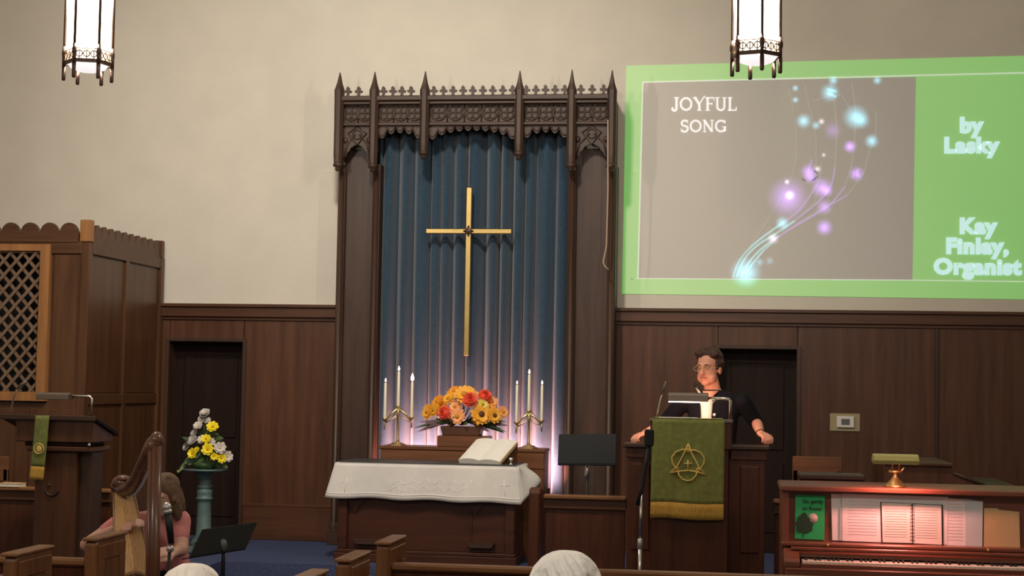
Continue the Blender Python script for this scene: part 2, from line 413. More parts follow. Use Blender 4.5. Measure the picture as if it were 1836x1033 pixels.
for i, (a, b) in enumerate(((P(288, 560, YW).x, xfl+.02), (xfr-.02, XR), (XL, -5.5))):
    tr = MB().box(a, YW-.075, 2.345, b, YP, 2.375).box(a, YW-.05, 2.255, b, YP, 2.345).box(a, YW-.02, 2.225, b, YP, 2.255)
    struct('trim_%d' % (i+1), tr, 'oakx', bevel=.004)
for nm, a, b in (('baseboard_left', d1b+.04, xfl+.02), ('baseboard_right', d2b+.04, XR), ('baseboard_mid', xfr-.02, d2a-.04)):
    struct(nm, MB().box(a, YW-.035, ZF, b, YW+.01, .50).box(a, YW-.025, .50, b, YW+.01, .53), 'oakx', bevel=.004)
# doors, set back in their openings
for i, (a, b) in enumerate(((d1a, d1b), (d2a, d2b))):
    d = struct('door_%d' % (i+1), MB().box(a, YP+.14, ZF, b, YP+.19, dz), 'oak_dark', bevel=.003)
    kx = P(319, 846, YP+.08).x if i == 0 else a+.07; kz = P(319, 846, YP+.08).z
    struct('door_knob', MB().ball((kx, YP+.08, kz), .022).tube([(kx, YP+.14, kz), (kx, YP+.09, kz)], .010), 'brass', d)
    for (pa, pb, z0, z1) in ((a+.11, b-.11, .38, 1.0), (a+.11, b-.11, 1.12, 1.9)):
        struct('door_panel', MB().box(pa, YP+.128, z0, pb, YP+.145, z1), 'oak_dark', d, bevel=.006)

# ================================================================== CARVED ALTAR SCREEN (reredos)
YF = 14.12      # face of the carved hood
R = T('carved_altar_screen', 'tall dark oak gothic altar screen with spires and carved canopy framing the blue curtain', 'altar screen', ((xfl+xfr)/2, 14.3, ZF))
def fx(px): return P(px, 230, YF).x
def fz(py, px=850): return P(px, py, YF).z
ZTOP, ZFR1, ZFR0, ZR0 = fz(172), fz(188), fz(218), fz(225)
posts = [(609, 131, 299), (671.5, 130, 301), (762, 129, 278), (931.5, 128, 279), (1025, 126, 300), (1097, 127, 301)]
PXS = [fx(p[0]) for p in posts]
XA, XB = PXS[0], PXS[5]
# side columns: recessed panels and colonettes
for a, b, nm in ((PXS[0], PXS[1], 'l'), (PXS[4], PXS[5], 'r')):
    R.part('side_panel', MB().box(a+.02, 14.30, ZF, b-.02, YP, fz(262)), 'oak_lit', bevel=.003)
    for x in (a, b):
        c = R.part('colonette', MB().lathe((x, 14.24, 0), [(.036, ZF), (.036, ZF+.18), (.026, ZF+.2), (.026, fz(303))], 10), 'oak_lit')
        R.part('edge_board', MB().box(x-.035, 14.25, ZF, x+.035, YP, fz(290)), 'oak_lit', bevel=.006)
    R.part('plinth', MB().box(a-.05, 14.2, ZF, b+.05, YP, ZF+.14).box(a-.04, 14.215, ZF+.14, b+.04, YP, ZF+.2), 'oak_brownx', bevel=.005)
# canopy
R.part('cornice', MB().box(XA-.02, YF-.06, ZTOP-.045, XB+.02, YP, ZTOP).box(XA-.01, YF-.03, ZTOP-.075, XB+.01, YP, ZTOP-.045), 'oak_brownx', bevel=.006)
R.part('canopy_roof', MB().box(XA, YF+.05, ZTOP-.10, XB, YP, ZTOP-.03), 'oak_brownx')
R.part('frieze', MB().box(XA, YF+.035, ZFR0-.01, XB, YF+.07, ZFR1+.03), 'oak_brownx')
R.part('lower_rail', MB().box(XA-.005, YF-.02, ZR0, XB+.005, YF+.06, ZFR0-.004), 'oak_brownx', bevel=.007)
for a in (XA, XB):
    R.part('end_board', MB().box(a-.02, YF+.02, fz(285), a+.02, YP, ZTOP-.05), 'oak_lit', bevel=.004)
R.part('curtain_rail_board', MB().box(PXS[1], 14.2, ZR0-.02, PXS[4], 14.24, ZR0+.06), 'oak_brownx')
# frieze tracery: rings with a pierced quatrefoil
zc = (ZFR0+ZFR1)/2+.012; rr = (ZFR1-ZFR0)/2*.92
tm = MB().ring((0, 0, 0), (1, 0, 0), (0, 0, 1), rr, .009, 16, 5)
for q in range(4):
    an = math.pi/4+q*math.pi/2
    tm.ring((rr*.5*math.cos(an), 0, rr*.5*math.sin(an)), (1, 0, 0), (0, 0, 1), rr*.42, .006, 8, 4)
tme = tm.mesh('tracery_roundel', M['oak_lit'], (0, 0, 0))
def bay(i): return PXS[i]+.04, PXS[i+1]-.04
for i in range(5):
    a, b = bay(i); n = max(1, round((b-a)/.145)); w = (b-a)/n
    for k in range(n):
        mk('tracery_roundel', tme, R.o, Vector((a+w*(k+.5), YF+.03, zc))-R.org)
        if k: R.part('tracery_bar', MB().tube([(a+w*k, YF+.03, ZFR0), (a+w*k, YF+.03, ZFR1+.01)], .008, 5), 'oak_lit')
# cusped valances below the rail
def valance(i, zs, zm, cusps, r):
    a, b = PXS[i], PXS[i+1]; w = b-a
    def zb(x):
        t = (x-a)/w*2-1
        z = zs + (zm-zs)*math.sqrt(max(0, 1-abs(t)**2.3))
        ph = (x-a)/w*cusps
        return z - r*abs(math.cos(math.pi*ph))**.8 + r*.3
    xs = lin(a, b, cusps*10+1)
    o = R.part('cusped_valance', MB().stripx(xs, lambda x: ZR0+.01, zb, YF+.015, YF+.05), 'oak_brownx')
    rib = [(x, YF+.012, zb(x)+.022) for x in xs]
    R.part('valance_bead', MB().tube(rib, .008, 5), 'oak_lit', o)
valance(1, fz(268), fz(230), 6, .055)
valance(2, fz(264), fz(227), 11, .05)
valance(3, fz(268), fz(230), 6, .055)
# narrow side bays: pierced board with a cusped arch
for i in (0, 4):
    a, b = PXS[i]+.02, PXS[i+1]-.02; w = b-a; m = (a+b)/2
    def zb(x, a=a, w=w):
        t = abs((x-a)/w*2-1)
        st = (0, .28, .52, .74, .9, 1.01); zz = (fz(258), fz(262), fz(270), fz(280), fz(291), fz(300))
        for q in range(5):
            if t < st[q+1]:
                u = (t-st[q])/(st[q+1]-st[q]); return zz[q]+(zz[q+1]-zz[q])*(u**2.4)
        return zz[-1]
    o = R.part('arch_board', MB().stripx(lin(a, b, 61), lambda x: ZR0+.01, zb, YF+.02, YF+.05), 'oak_brownx')
    zm = (fz(226)+fz(258))/2
    d = .085
    R.part('arch_tracery', MB().tube([(m, YF+.014, zm+d), (m+d, YF+.014, zm+.02), (m, YF+.014, zm-d), (m-d, YF+.014, zm+.02)], .009, 5, closed=True)
           .tube([(a+.02, YF+.014, fz(285)), (a+.05, YF+.014, fz(258)), (m-.02, YF+.014, fz(240))], .008, 5)
           .tube([(b-.02, YF+.014, fz(285)), (b-.05, YF+.014, fz(258)), (m+.02, YF+.014, fz(240))], .008, 5)
           .ring((m, YF+.014, zm+.01), (1, 0, 0), (0, 0, 1), .042, .006, 12, 4), 'oak_lit', o)
    for sx in (a+.035, b-.035):
        R.part('rosette', MB().ball((sx, YF+.014, fz(250)), .022, .014, .03, 8, 5), 'oak_lit', o)
# spired posts with turned drops
for (px, yt, yb), x in zip(posts, PXS):
    zt, zb, zsh = fz(yt, px), fz(yb, px), fz(163, px)
    r = .043
    sp = R.part('spire_post', MB().lathe((x, YF-.03, 0), [(r*.88, zb+.03), (r, zb+.1), (r, ZR0), (r*1.06, ZTOP-.05), (r*1.1, zsh), (r*.62, zsh+.06), (r*.42, zsh+.1), (.004, zt)], 8, smooth=False, phase=math.pi/8), 'oak_lit')
    R.part('drop_boss', MB().lathe((x, YF-.03, 0), [(.012, zb-.045), (.03, zb-.03), (.022, zb-.012), (.046, zb), (.046, zb+.02), (.036, zb+.034)], 10), 'oak_lit', sp)
# cresting of little crosses
def fleuron():
    s = .001
    half = [(.016, 0), (.009, .022), (.013, .03), (.034, .036), (.036, .05), (.014, .058), (.017, .074), (.0, .092)]
    return [(x, z) for x, z in half] + [(-x, z) for x, z in half[:-1][::-1]]
fme = MB().pxz(fleuron(), -.012, .012).mesh('crest_finial', M['oak_lit'], (0, 0, 0))
for u in (155, 220, 370, 427, 482, 537, 675, 733, 792, 852, 911, 972, 1032, 1093, 1152, 1235, 1293, 1351, 1410, 1468, 1566, 1634, 1704):
    mk('crest_finial', fme, R.o, Vector((P(580+u/3.387, 165, YF).x, YF-.035, ZTOP-.002))-R.org)
# frieze side returns & wall battens done; curtain
cx0, cx1 = PXS[1]-.01, PXS[4]+.01
def curt(u, v):
    # wide rounded ridges with narrow deep valleys between them
    ph = u*2*math.pi*14 + 1.3*math.sin(u*17+.6) + .5*math.sin(u*41) + .25*math.sin(v*3+u*6)
    amp = (.062+.014*math.sin(u*11.3+1))*(.85+.15*v)
    return (cx0+(cx1-cx0)*u + .0155*math.sin(ph), 14.40 - amp*math.cos(ph) + .006*math.sin(ph*2.3+v*2), (ZR0+.03)*(1-v)+.24*v)
single('altar_curtain', MB().sheet(curt, 420, 14, .006, (0, 1, 0)), 'curtain', 'pleated slate blue altar curtain hanging behind the brass cross', 'curtain', ((cx0+cx1)/2, 14.40, .24))
struct('wall_recess', MB().box(cx0, YP-.06, ZF, cx1, YP-.005, ZR0), 'oak_dark')
# pull cord
c0 = PXS[5]-.03
single('pull_cord', MB().tube([P(1090, y, 14.05) for y in (215, 280, 340)]+[P(1088.5, 400, 14.05), P(1087.5, 440, 14.05), P(1084, 458, 14.05), P(1081.5, 470, 14.05), P(1084, 477, 14.05), P(1091, 483, 14.05)], .0075, 6),
       'cord', 'thin tan pull cord hanging down the right post of the altar screen', 'cord', P(1086, 483, 14.05))

# brass cross
YX = 14.24
C = T('brass_cross', 'large plain brass cross hanging before the blue curtain', 'cross', P(837, 639, YX))
ct, cb = P(841, 336, YX), P(837.2, 638, YX); cl, cr = P(764, 414, YX), P(918, 415.5, YX); xm = (ct.x+cb.x)/2; zm = (cl.z+cr.z)/2
up = C.part('upright', MB().box(xm-.026, YX-.02, cb.z, xm+.026, YX+.02, ct.z), 'brass', bevel=.006)
C.part('crossbar', MB().box(cl.x, YX-.018, zm-.023, cr.x, YX+.018, zm+.023), 'brass', bevel=.006)
C.part('emblem', MB().lathe((xm, YX-.02, zm), [(.036, 0), (.036, .006), (.015, .012), (.004, .014)], 8, axis=(0, -1, 0), smooth=False).tube([(xm, YX-.026, zm-.048), (xm, YX-.026, zm+.048)], .008, 5).tube([(xm-.045, YX-.026, zm), (xm+.045, YX-.026, zm)], .008, 5), 'bronze', label='dark bronze boss where the cross arms meet')
C.part('hanger', MB().tube([(xm, YX+.01, ct.z-.02), (xm, YX+.05, ct.z+.3), (xm, 14.22, ZR0)], .0015, 4), 'bronze')

# ================================================================== PROJECTED SLIDE
YS = YP-.004
S = T('projected_slide', 'bright green slide with song title projected on the wall', 'projection', P(1480, 530, YS))
def S3(px, py, d=0): return P(px, py, YS-d)
def quad(pts, d, th=.002): return MB().prism([S3(x, y, d) for x, y in pts], (0, th, 0))
XE = 2000
def ln(p, q, x): return p[1]+(q[1]-p[1])*(x-p[0])/(q[0]-p[0])
S.part('green_ground', quad([(1115, 527), (XE, 539), (XE, ln((1123, 118), (1836, 100), XE)), (1123, 118)], .002), 'slide_green')
S.part('picture_area', quad([(1145, 499), (1636, 503), (1642, 138), (1152, 148)], .004), 'slide_picture')
def bar(pts, w, mat, d, name, r=None):
    pts = [S3(x, y, d) for x, y in pts]; mb = MB(); vs = []
    n = len(pts)
    ww = w if isinstance(w, (list, tuple)) else [w]*n
    for i, p in enumerate(pts):
        t = (pts[min(i+1, n-1)]-pts[max(i-1, 0)]).normalized(); nn = Vector((-t.z, 0, t.x))*ww[i]
        vs += [p+nn, p-nn, p-nn+Vector((0, .0015, 0)), p+nn+Vector((0, .0015, 0))]
    fs = []
    for i in range(n-1):
        a = 4*i; b = a+4; fs += [(a,a+1,b+1,b),(a+1,a+2,b+2,b+1),(a+2,a+3,b+3,b+2),(a+3,a,b,b+3)]
    fs += [(0,3,2,1),(4*n-4,4*n-3,4*n-2,4*n-1)]
    return S.part(name, mb.add(vs, fs), mat)
bar([(1144, 499.5), (1152.5, 147)], .006, 'slide_line', .006, 'frame_line')
bar([(1152, 147.5), (XE-30, ln((1152, 147.5), (1836, 130.5), XE-30))], .006, 'slide_line', .006, 'frame_line')
bar([(1140, 499.5), (1636, 502.5), (XE-30, 507)], .004, 'slide_line', .006, 'frame_line')
bar([(1131, 498), (1134.5, 502)], .004, 'ink', .006, 'scuff_mark')
tl = math.atan2(-.012, 1)
def stext(body, px, py, size, mat='slide_text', bold=.012, sx=1.04):
    p = S3(px, py, .008); text_mesh('slide_text', body, size, mat, S.o, p-S.org, bold, .001, 'CENTER', sx)
for body, px, py in (('by', 1741, 237), ('Lasky', 1741, 273), ('Kay', 1753, 418), ('Finlay,', 1752, 454), ('Organist', 1752, 491)):
    stext(body, px, py, .185)
# serif title letters, drawn as strokes in a unit box
def arc(cx, cy, rx, ry, a0, a1, n=14): return [(cx+rx*math.cos(math.radians(a0+(a1-a0)*i/n)), cy+ry*math.sin(math.radians(a0+(a1-a0)*i/n))) for i in range(n+1)]
TK, TN = .085, .045
LET = {
 'J': (.55, [([(.34, 1), (.34, .28)]+arc(.2, .2, .14, .2, 0, -170)[1:], TK), ([(.16, .97), (.52, .97)], .03), (arc(.06, .18, .04, .05, 0, 360), .035)]),
 'O': (.92, [(arc(.44, .5, .36, .44, 0, 360, 26), TK*.9)]),
 'Y': (.82, [([(.1, 1), (.42, .48)], TK), ([(.42, .48), (.42, 0)], TK), ([(.42, .48), (.70, .96), (.80, 1.1)], TN), ([(-.02, .97), (.26, .97)], .03), ([(.26, .03), (.58, .03)], .03)]),
 'F': (.66, [([(.16, 1), (.16, 0)], TK), ([(.02, .96), (.6, .96)], TN), ([(.6, .99), (.6, .74)], .03), ([(.16, .52), (.46, .52)], TN), ([(.46, .62), (.46, .42)], .03), ([(.02, .03), (.34, .03)], .03)]),
 'U': (.86, [([(.16, 1), (.16, .3)]+arc(.4, .3, .24, .26, 180, 360)[1:]+[(.64, 1)], TK*.85), ([(.02, .97), (.32, .97)], .03), ([(.5, .97), (.8, .97)], .03)]),
 'L': (.66, [([(.16, 1), (.16, 0)], TK), ([(.02, .04), (.6, .04)], TN), ([(.58, 0), (.6, .28)], .035), ([(.02, .97), (.32, .97)], .03)]),
 'S': (.66, [(arc(.3, .73, .21, .22, 30, 270)+arc(.3, .27, .23, .24, 90, -150)[1:], TK*.9), ([(.52, .98), (.52, .72)], .03), ([(.06, .02), (.06, .3)], .03)]),
 'N': (.9, [([(.16, 1), (.16, 0)], TN), ([(.14, .98), (.7, .04)], TK), ([(.7, 1), (.7, 0)], TN), ([(.02, .97), (.24, .97)], .03), ([(.56, .97), (.84, .97)], .03), ([(.04, .03), (.3, .03)], .03)]),
 'G': (.9, [(arc(.44, .5, .36, .44, 40, 330, 24), TK*.9), ([(.72, .44), (.72, .06)], TK), ([(.52, .44), (.84, .44)], .03), ([(.74, .98), (.74, .72)], .03)]),
}
def title(word, px0, px1, pyb, h):
    tot = sum(LET[c][0] for c in word); k = (px1-px0)/tot; x = px0
    for c in word:
        w, strokes = LET[c]
        for pts, tk in strokes:
            mm = bar([(x+u*k, pyb-v*h) for u, v in pts], tk*h/196*1.0, 'slide_title', .008, 'title_stroke')
        x += w*k
title('JOYFUL', 1204, 1322, 198.5, 24)
title('SONG', 1220, 1304, 237, 22)
# the picture's light strands: a stave that sweeps up from the foot of the picture
strands = [
 ([(1314, 498), (1325, 470), (1342, 447), (1368, 425), (1400, 402), (1430, 380), (1452, 352), (1469, 322), (1474, 290)], 'slide_cyan', 5),
 ([(1320, 498), (1334, 466), (1358, 440), (1390, 420), (1425, 396), (1460, 368), (1488, 338), (1497, 300), (1500, 240), (1498, 200), (1490, 150)], 'slide_cyan', 5),
 ([(1328, 498), (1345, 468), (1368, 444), (1398, 423), (1440, 398), (1485, 370), (1515, 335), (1528, 290), (1533, 235), (1533, 190), (1527, 148)], 'slide_cyan', 4),
 ([(1336, 492), (1358, 462), (1384, 435), (1420, 408), (1470, 378), (1520, 350), (1548, 312), (1556, 280), (1569, 245), (1571, 200)], 'slide_cyan', 3),
 ([(1316, 494), (1330, 462), (1352, 432), (1378, 395), (1402, 350), (1424, 305), (1428, 250), (1422, 200), (1415, 160)], 'slide_faint', 0),
 ([(1350, 480), (1400, 412), (1460, 362), (1463, 300), (1462, 240), (1450, 185), (1443, 152)], 'slide_faint', 0),
]
def cat(pts, n=6):
    out = []
    for i in range(len(pts)-1):
        p0 = pts[max(i-1, 0)]; p1 = pts[i]; p2 = pts[i+1]; p3 = pts[min(i+2, len(pts)-1)]
        for k in range(n):
            t = k/n
            out.append(tuple(.5*((2*b)+(-a+c)*t+(2*a-5*b+4*c-d)*t*t+(-a+3*b-3*c+d)*t**3) for a, b, c, d in zip(p0, p1, p2, p3)))
    return out+[pts[-1]]
for i, (pts, mat, k) in enumerate(strands):
    if k:
        bar(cat(pts[:k]), .009, mat, .006+.0004*i, 'light_strand')
        bar(cat(pts[k-1:k+3]), .007, 'slide_violet', .006+.0004*i, 'light_strand')
        bar(cat(pts[k+2:]), .004, 'slide_faint', .006+.0004*i, 'light_strand')
    else: bar(cat(pts), .003, mat, .006+.0004*i, 'light_strand')
bar([(1457, 181), (1482, 174), (1510, 170), (1525, 198)], .004, 'slide_faint', .0085, 'light_strand')
def spot(px, py, rpx, col, es, d=.010):
    r = rpx*1.25/196
    key = 'spot_%d_%d_%s' % (px, py, col)
    c = {'c': (.25, .75, 1), 'v': (.5, .25, 1), 'w': (.9, .85, 1)}[col]
    m = clear_glow(key, c, es*.62, radius=r)
    n = 16; me = D.meshes.new('light_spark')
    vs = [(r*math.cos(2*math.pi*i/n), 0, r*math.sin(2*math.pi*i/n)) for i in range(n)]
    vs += [(x, .0008, z) for x, y, z in vs]
    me.from_pydata(vs, [], [tuple(range(n))[::-1], tuple(range(n, 2*n))]+[(i, (i+1) % n, n+(i+1) % n, n+i) for i in range(n)])
    me.materials.append(m); mk('light_spark', me, S.o, S3(px, py, d)-S.org)
for i, a in enumerate([(1337, 489, 26, 'c', .75), (1441, 217, 13, 'c', .6), (1534, 210, 21, 'c', .65), (1545, 216, 14, 'c', .4), (1563, 253, 12, 'c', .6), (1524, 263, 11, 'v', .8),
          (1488, 166, 16, 'c', .6), (1494, 144, 9, 'c', .5), (1573, 144, 8, 'c', .5), (1426, 158, 6, 'c', .5), (1426, 179, 6, 'c', .5), (1473, 218, 6, 'w', .5), (1463, 225, 8, 'c', .4),
          (1413, 354, 34, 'v', .55), (1416, 350, 9, 'w', .7), (1411, 326, 5, 'w', .6), (1450, 308, 14, 'v', .6), (1453, 318, 12, 'v', .5), (1466, 303, 6, 'w', .5),
          (1474, 337, 18, 'v', .6), (1482, 342, 10, 'v', .6), (1536, 312, 13, 'v', .6), (1478, 408, 14, 'v', .7), (1478, 371, 14, 'v', .45), (1403, 400, 12, 'c', .6), (1386, 428, 10, 'w', .5),
          (1362, 470, 8, 'c', .3), (1380, 468, 8, 'c', .2), (1493, 234, 16, 'v', .2), (1477, 278, 4, 'w', .5)]):
    spot(*a, d=.010+.001*i/10)
bar([(1456, 286), (1452, 298), (1449, 308)], .008, 'slide_violet', .009, 'note_glyph')
bar([(1484, 160), (1500, 164)], .009, 'slide_cyan', .009, 'note_glyph'); bar([(1484, 168), (1500, 174)], .009, 'slide_cyan', .009, 'note_glyph'); bar([(1540, 303), (1528, 318)], .008, 'slide_violet', .009, 'note_glyph')
bar([(1528, 308), (1543, 318)], .008, 'slide_violet', .009, 'note_glyph')

# ================================================================== PANELLED ORGAN CHAMBER on the left
BX, BY = -5.39, 12.75
B = T('organ_screen', 'brown panelled organ chamber with scalloped crest and diamond lattice grille', 'organ chamber', (-6.4, 13.6, ZF))
BL = -7.9
B.part('screen_wall', MB().box(BL, BY+.02, ZF, -7.05, BY+.06, 2.78).box(-5.73, BY+.02, ZF, BX-.02, BY+.06, 2.78).box(-7.05, BY+.02, ZF, -5.73, BY+.06, 1.45).box(-7.05, BY+.02, 2.74, -5.73, BY+.06, 2.78), 'oak_box')
B.part('screen_wall', MB().box(BX-.06, BY+.05, ZF, BX-.02, YW, 2.78), 'oak_box')
B.part('roof_board', MB().box(BL, BY+.03, 2.76, BX-.02, YW, 2.78), 'oak_boxx')
B.part('corner_post', MB().box(BX-.075, BY, ZF, BX, BY+.075, 2.80), 'oak_box', bevel=.005)
B.part('corner_cap', MB().box(BX-.085, BY-.012, 2.80, BX+.006, BY+.075, 2.985), 'honey', bevel=.005)
B.part('rear_post', MB().box(BX-.05, YW-.09, ZF, BX+.012, YW-.005, 2.80), 'oak_box', bevel=.005)
B.part('rear_cap', MB().box(BX-.035, YW-.10, 2.80, BX+.015, YW-.03, 2.96), 'oak_box', bevel=.005)
def crest(x0, x1, n, z0, z1, r):
    w = (x1-x0)/n
    def zt(x):
        u = ((x-x0) % w)/w*2-1
        return z1 - r + r*math.sqrt(max(0, 1-min(1, abs(u)/.94)**2))
    return lin(x0, x1, n*14+1), zt
xs, zt = crest(BL, BX-.02-.08, 14, 2.80, 2.96, .085)
B.part('crest_board', MB().stripx(xs, zt, lambda x: 2.79, BY-.005, BY+.03), 'oak_boxx')
ys, zt = crest(BY+.09, YW-.1, 10, 2.80, 2.955, .10)
sm = MB().stripx(ys, zt, lambda x: 2.79, 0, .03)
sm.v = [Vector((BX-.03+v.y, v.x, v.z)) for v in sm.v]
B.part('crest_board', sm, 'oak_boxx')
B.part('top_rail', MB().box(BL, BY-.005, 2.70, BX-.07, BY+.03, 2.80), 'oak_boxx', bevel=.004)
for a, b in ((BY+.07, YW-.09),):
    B.part('top_rail', MB().box(BX-.03, a, 2.70, BX+.005, b, 2.80), 'oak_boxx', bevel=.004)
    B.part('mid_rail', MB().box(BX-.03, a, 1.44, BX+.002, b, 1.53), 'oak_boxx', bevel=.004)
    B.part('base_rail', MB().box(BX-.03, a, ZF, BX+.008, b, ZF+.22), 'oak_boxx', bevel=.004)
ym = (BY+YW)/2-.02
B.part('stile', MB().box(BX-.03, ym-.035, ZF, BX+.004, ym+.035, 2.72), 'oak_box', bevel=.004)
for y0, y1 in ((BY+.075, ym-.035), (ym+.035, YW-.09)):
    for z0, z1 in ((ZF+.22, 1.44), (1.53, 2.70)):
        B.part('panel', MB().box(BX-.03, y0+.006, z0+.006, BX-.014, y1-.006, z1-.006), 'oak_box', bevel=.004)
B.part('panel', MB().box(-5.70, BY+.006, 1.5, -5.49, BY+.03, 2.69), 'oak_box', bevel=.003)
for x in (-6.75, -6.2, -5.62):
    B.part('panel', MB().box(x-.25 if x > -5.7-.6 else x-.25, BY+.004, ZF+.2, x+.2, BY+.03, 1.40), 'oak_box', bevel=.006)
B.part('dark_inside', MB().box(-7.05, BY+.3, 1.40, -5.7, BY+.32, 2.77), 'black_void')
gx0, gx1, gz0, gz1 = -7.05, -5.725, 1.465, 2.775; fw = .085
GF = B.part('grille_frame', MB().box(gx0, BY-.03, gz0, gx0+fw, BY+.04, gz1).box(gx1-fw, BY-.03, gz0, gx1, BY+.04, gz1).box(gx0+fw, BY-.03, gz0, gx1-fw, BY+.04, gz0+.075).box(gx0+fw, BY-.03, gz1-.055, gx1-fw, BY+.04, gz1), 'honey', label='lighter honey coloured frame round the lattice')
ix0, ix1, iz0, iz1 = gx0+fw, gx1-fw, gz0+.075, gz1-.055
sp = .112; k = 1.13
def clip(x0, z0, dx, dz_):
    t0, t1 = -9, 9
    for p, d, lo, hi in ((x0, dx, ix0, ix1), (z0, dz_, iz0, iz1)):
        a, b = (lo-p)/d, (hi-p)/d
        t0, t1 = max(t0, min(a, b)), min(t1, max(a, b))
    return (t0, t1) if t1-t0 > .03 else None
for sgn, yy in ((1, BY+.0), (-1, BY+.012)):
    n = int((ix1-ix0+(iz1-iz0)/k)/sp)+2
    for i in range(-1, n+1):
        xb = ix0 + i*sp - ((iz1-iz0)/k if sgn > 0 else 0)
        ln_ = math.hypot(1, k); d = Vector((sgn/ln_, 0, k/ln_))
        c = clip(xb, iz0, d.x, d.z)
        if not c: continue
        a = Vector((xb, yy, iz0))+d*c[0]; b = Vector((xb, yy, iz0))+d*c[1]
        nrm = Vector((-d.z, 0, d.x))
        B.part('slat', MB().obox((a+b)/2, (b-a)/2, Vector((0, .006, 0)), nrm*.0125), 'slat', GF)

# ================================================================== COMMUNION TABLE, CLOTH, BOOK
tx0, tx1, ty0, ty1, tz = -3.27, -1.80, 12.98, 13.52, 1.0
K = T('communion_table', 'dark wooden communion table with panelled front below the white cloth', 'table', ((tx0+tx1)/2, 13.25, ZF))
K.part('table_top', MB().box(tx0-.02, ty0-.02, tz-.045, tx1+.02, ty1+.02, tz), 'table', bevel=.008)
K.part('front_panel', MB().box(tx0+.06, ty0+.04, ZF+.1, tx1-.06, ty0+.07, tz-.045), 'table', bevel=.004)
K.part('back_panel', MB().box(tx0+.06, ty1-.07, ZF+.1, tx1-.06, ty1-.04, tz-.045), 'table')
for x in (tx0, tx1-.08):
    for y in (ty0, ty1-.08): K.part('leg', MB().box(x, y, ZF+.1, x+.08, y+.08, tz-.045), 'table', bevel=.006)
K.part('plinth', MB().box(tx0-.02, ty0-.025, ZF, tx1+.02, ty1+.02, ZF+.07).box(tx0-.01, ty0-.012, ZF+.07, tx1+.01, ty1+.01, ZF+.1), 'table', bevel=.006)
for x in (tx0, tx1-.03): K.part('end_panel', MB().box(x+.01, ty0+.08, ZF+.1, x+.03, ty1-.08, tz-.045), 'table')
for px, py in ((657, 973), (862, 980)):
    p = P(px, py, ty0); K.part('carved_ledge', MB().pxz([(p.x-.11, p.z+.025), (p.x+.11, p.z+.025), (p.x+.085, p.z-.012), (p.x-.085, p.z-.012)], ty0-.02, ty0+.045), 'oak_brownx')
for px in (637, 852):
    p = P(px, 910, ty0+.03)
    K.part('bracket', MB().pxz([(p.x-.1, tz-.29), (p.x+.1, tz-.29), (p.x+.05, tz-.33), (p.x, tz-.40), (p.x-.05, tz-.33)], ty0+.02, ty0+.045), 'table')
xm = P(843, 930, ty0).x
K.part('panel_joint', MB().box(xm-.012, ty0+.03, ZF+.1, xm+.012, ty0+.045, tz-.3), 'table', bevel=.004)
cl = MB()
def fc(u, v):
    x = (tx0-.025)*(1-u)+(tx1+.03)*u + (-.075*(1-u)**3+.03*u**4)*v
    return (x, ty0-.032-.018*v*(1+.6*math.sin(u*19)+.5*math.sin(u*7+2)) , tz+.006 - v*(.285+.012*u+.006*math.sin(u*21)))
cl.sheet(fc, 60, 10, .004, (0, 1, 0))
cl.box(tx0-.025, ty0-.033, tz+.001, tx1+.03, ty1+.02, tz+.006)
def sc(u, v):
    y = ty0-.033+(ty1-ty0+.02)*u
    f = math.sin(math.pi*min(1, u*1.15))
    return (tx1+.03+.03*v+ .13*math.sin(math.pi*min(1,v)*.62)*f, y-.02*v*(1-u), tz+.004-v*(.297-.15*f))
cl.sheet(sc, 24, 10, .004, (-1, 0, 0))
def sl(u, v):
    y = ty0-.033+(ty1-ty0+.02)*u
    return (tx0-.025-.075*v-.05*v*math.sin(math.pi*u), y, tz+.004-v*.28)
cl.sheet(sl, 24, 10, .004, (1, 0, 0))
CLT = T('tablecloth', 'white embroidered cloth hanging over the front of the communion table', 'tablecloth', ((tx0+tx1)/2, ty0, .72))
cc = CLT.part('cloth', cl, 'linen')
def fpt(px, py):
    p = P(px, py, ty0-.05); u = (p.x-tx0)/(tx1-tx0); v = (tz-p.z)/.29
    q = Vector(fc(u, v)); return q+Vector((0, -.001, 0))
for px, py in ((632, 870), (896, 875)):
    CLT.part('embroidered_cross', MB().tube([fpt(px, py-13), fpt(px, py+15)], .002, 5).tube([fpt(px-9, py-4), fpt(px+9, py-4)], .002, 5), 'linen_thread', cc)
for k in range(2):
    pts = [fpt(700+i*1.3+6*math.sin(i*.55+k), 866+k*12+4*math.sin(i*.9+k*2)) for i in range(110)]
    CLT.part('embroidered_scroll', MB().tube(pts, .0016, 4), 'linen_thread', cc)
CLT.part('hem', MB().tube([Vector(fc(i/40, .86))+Vector((0, -.002, 0)) for i in range(41)], .003, 4), 'linen_thread', cc)
single('smoked_glass_table_top', MB().box(tx0+.0, ty0-.0, tz+.006, tx1-.0, ty1+.0, tz+.018), 'glass_dark', 'smoked glass sheet laid over the cloth on the communion table', 'glass sheet', ((tx0+tx1)/2, 13.25, tz+.006), bevel=.003)
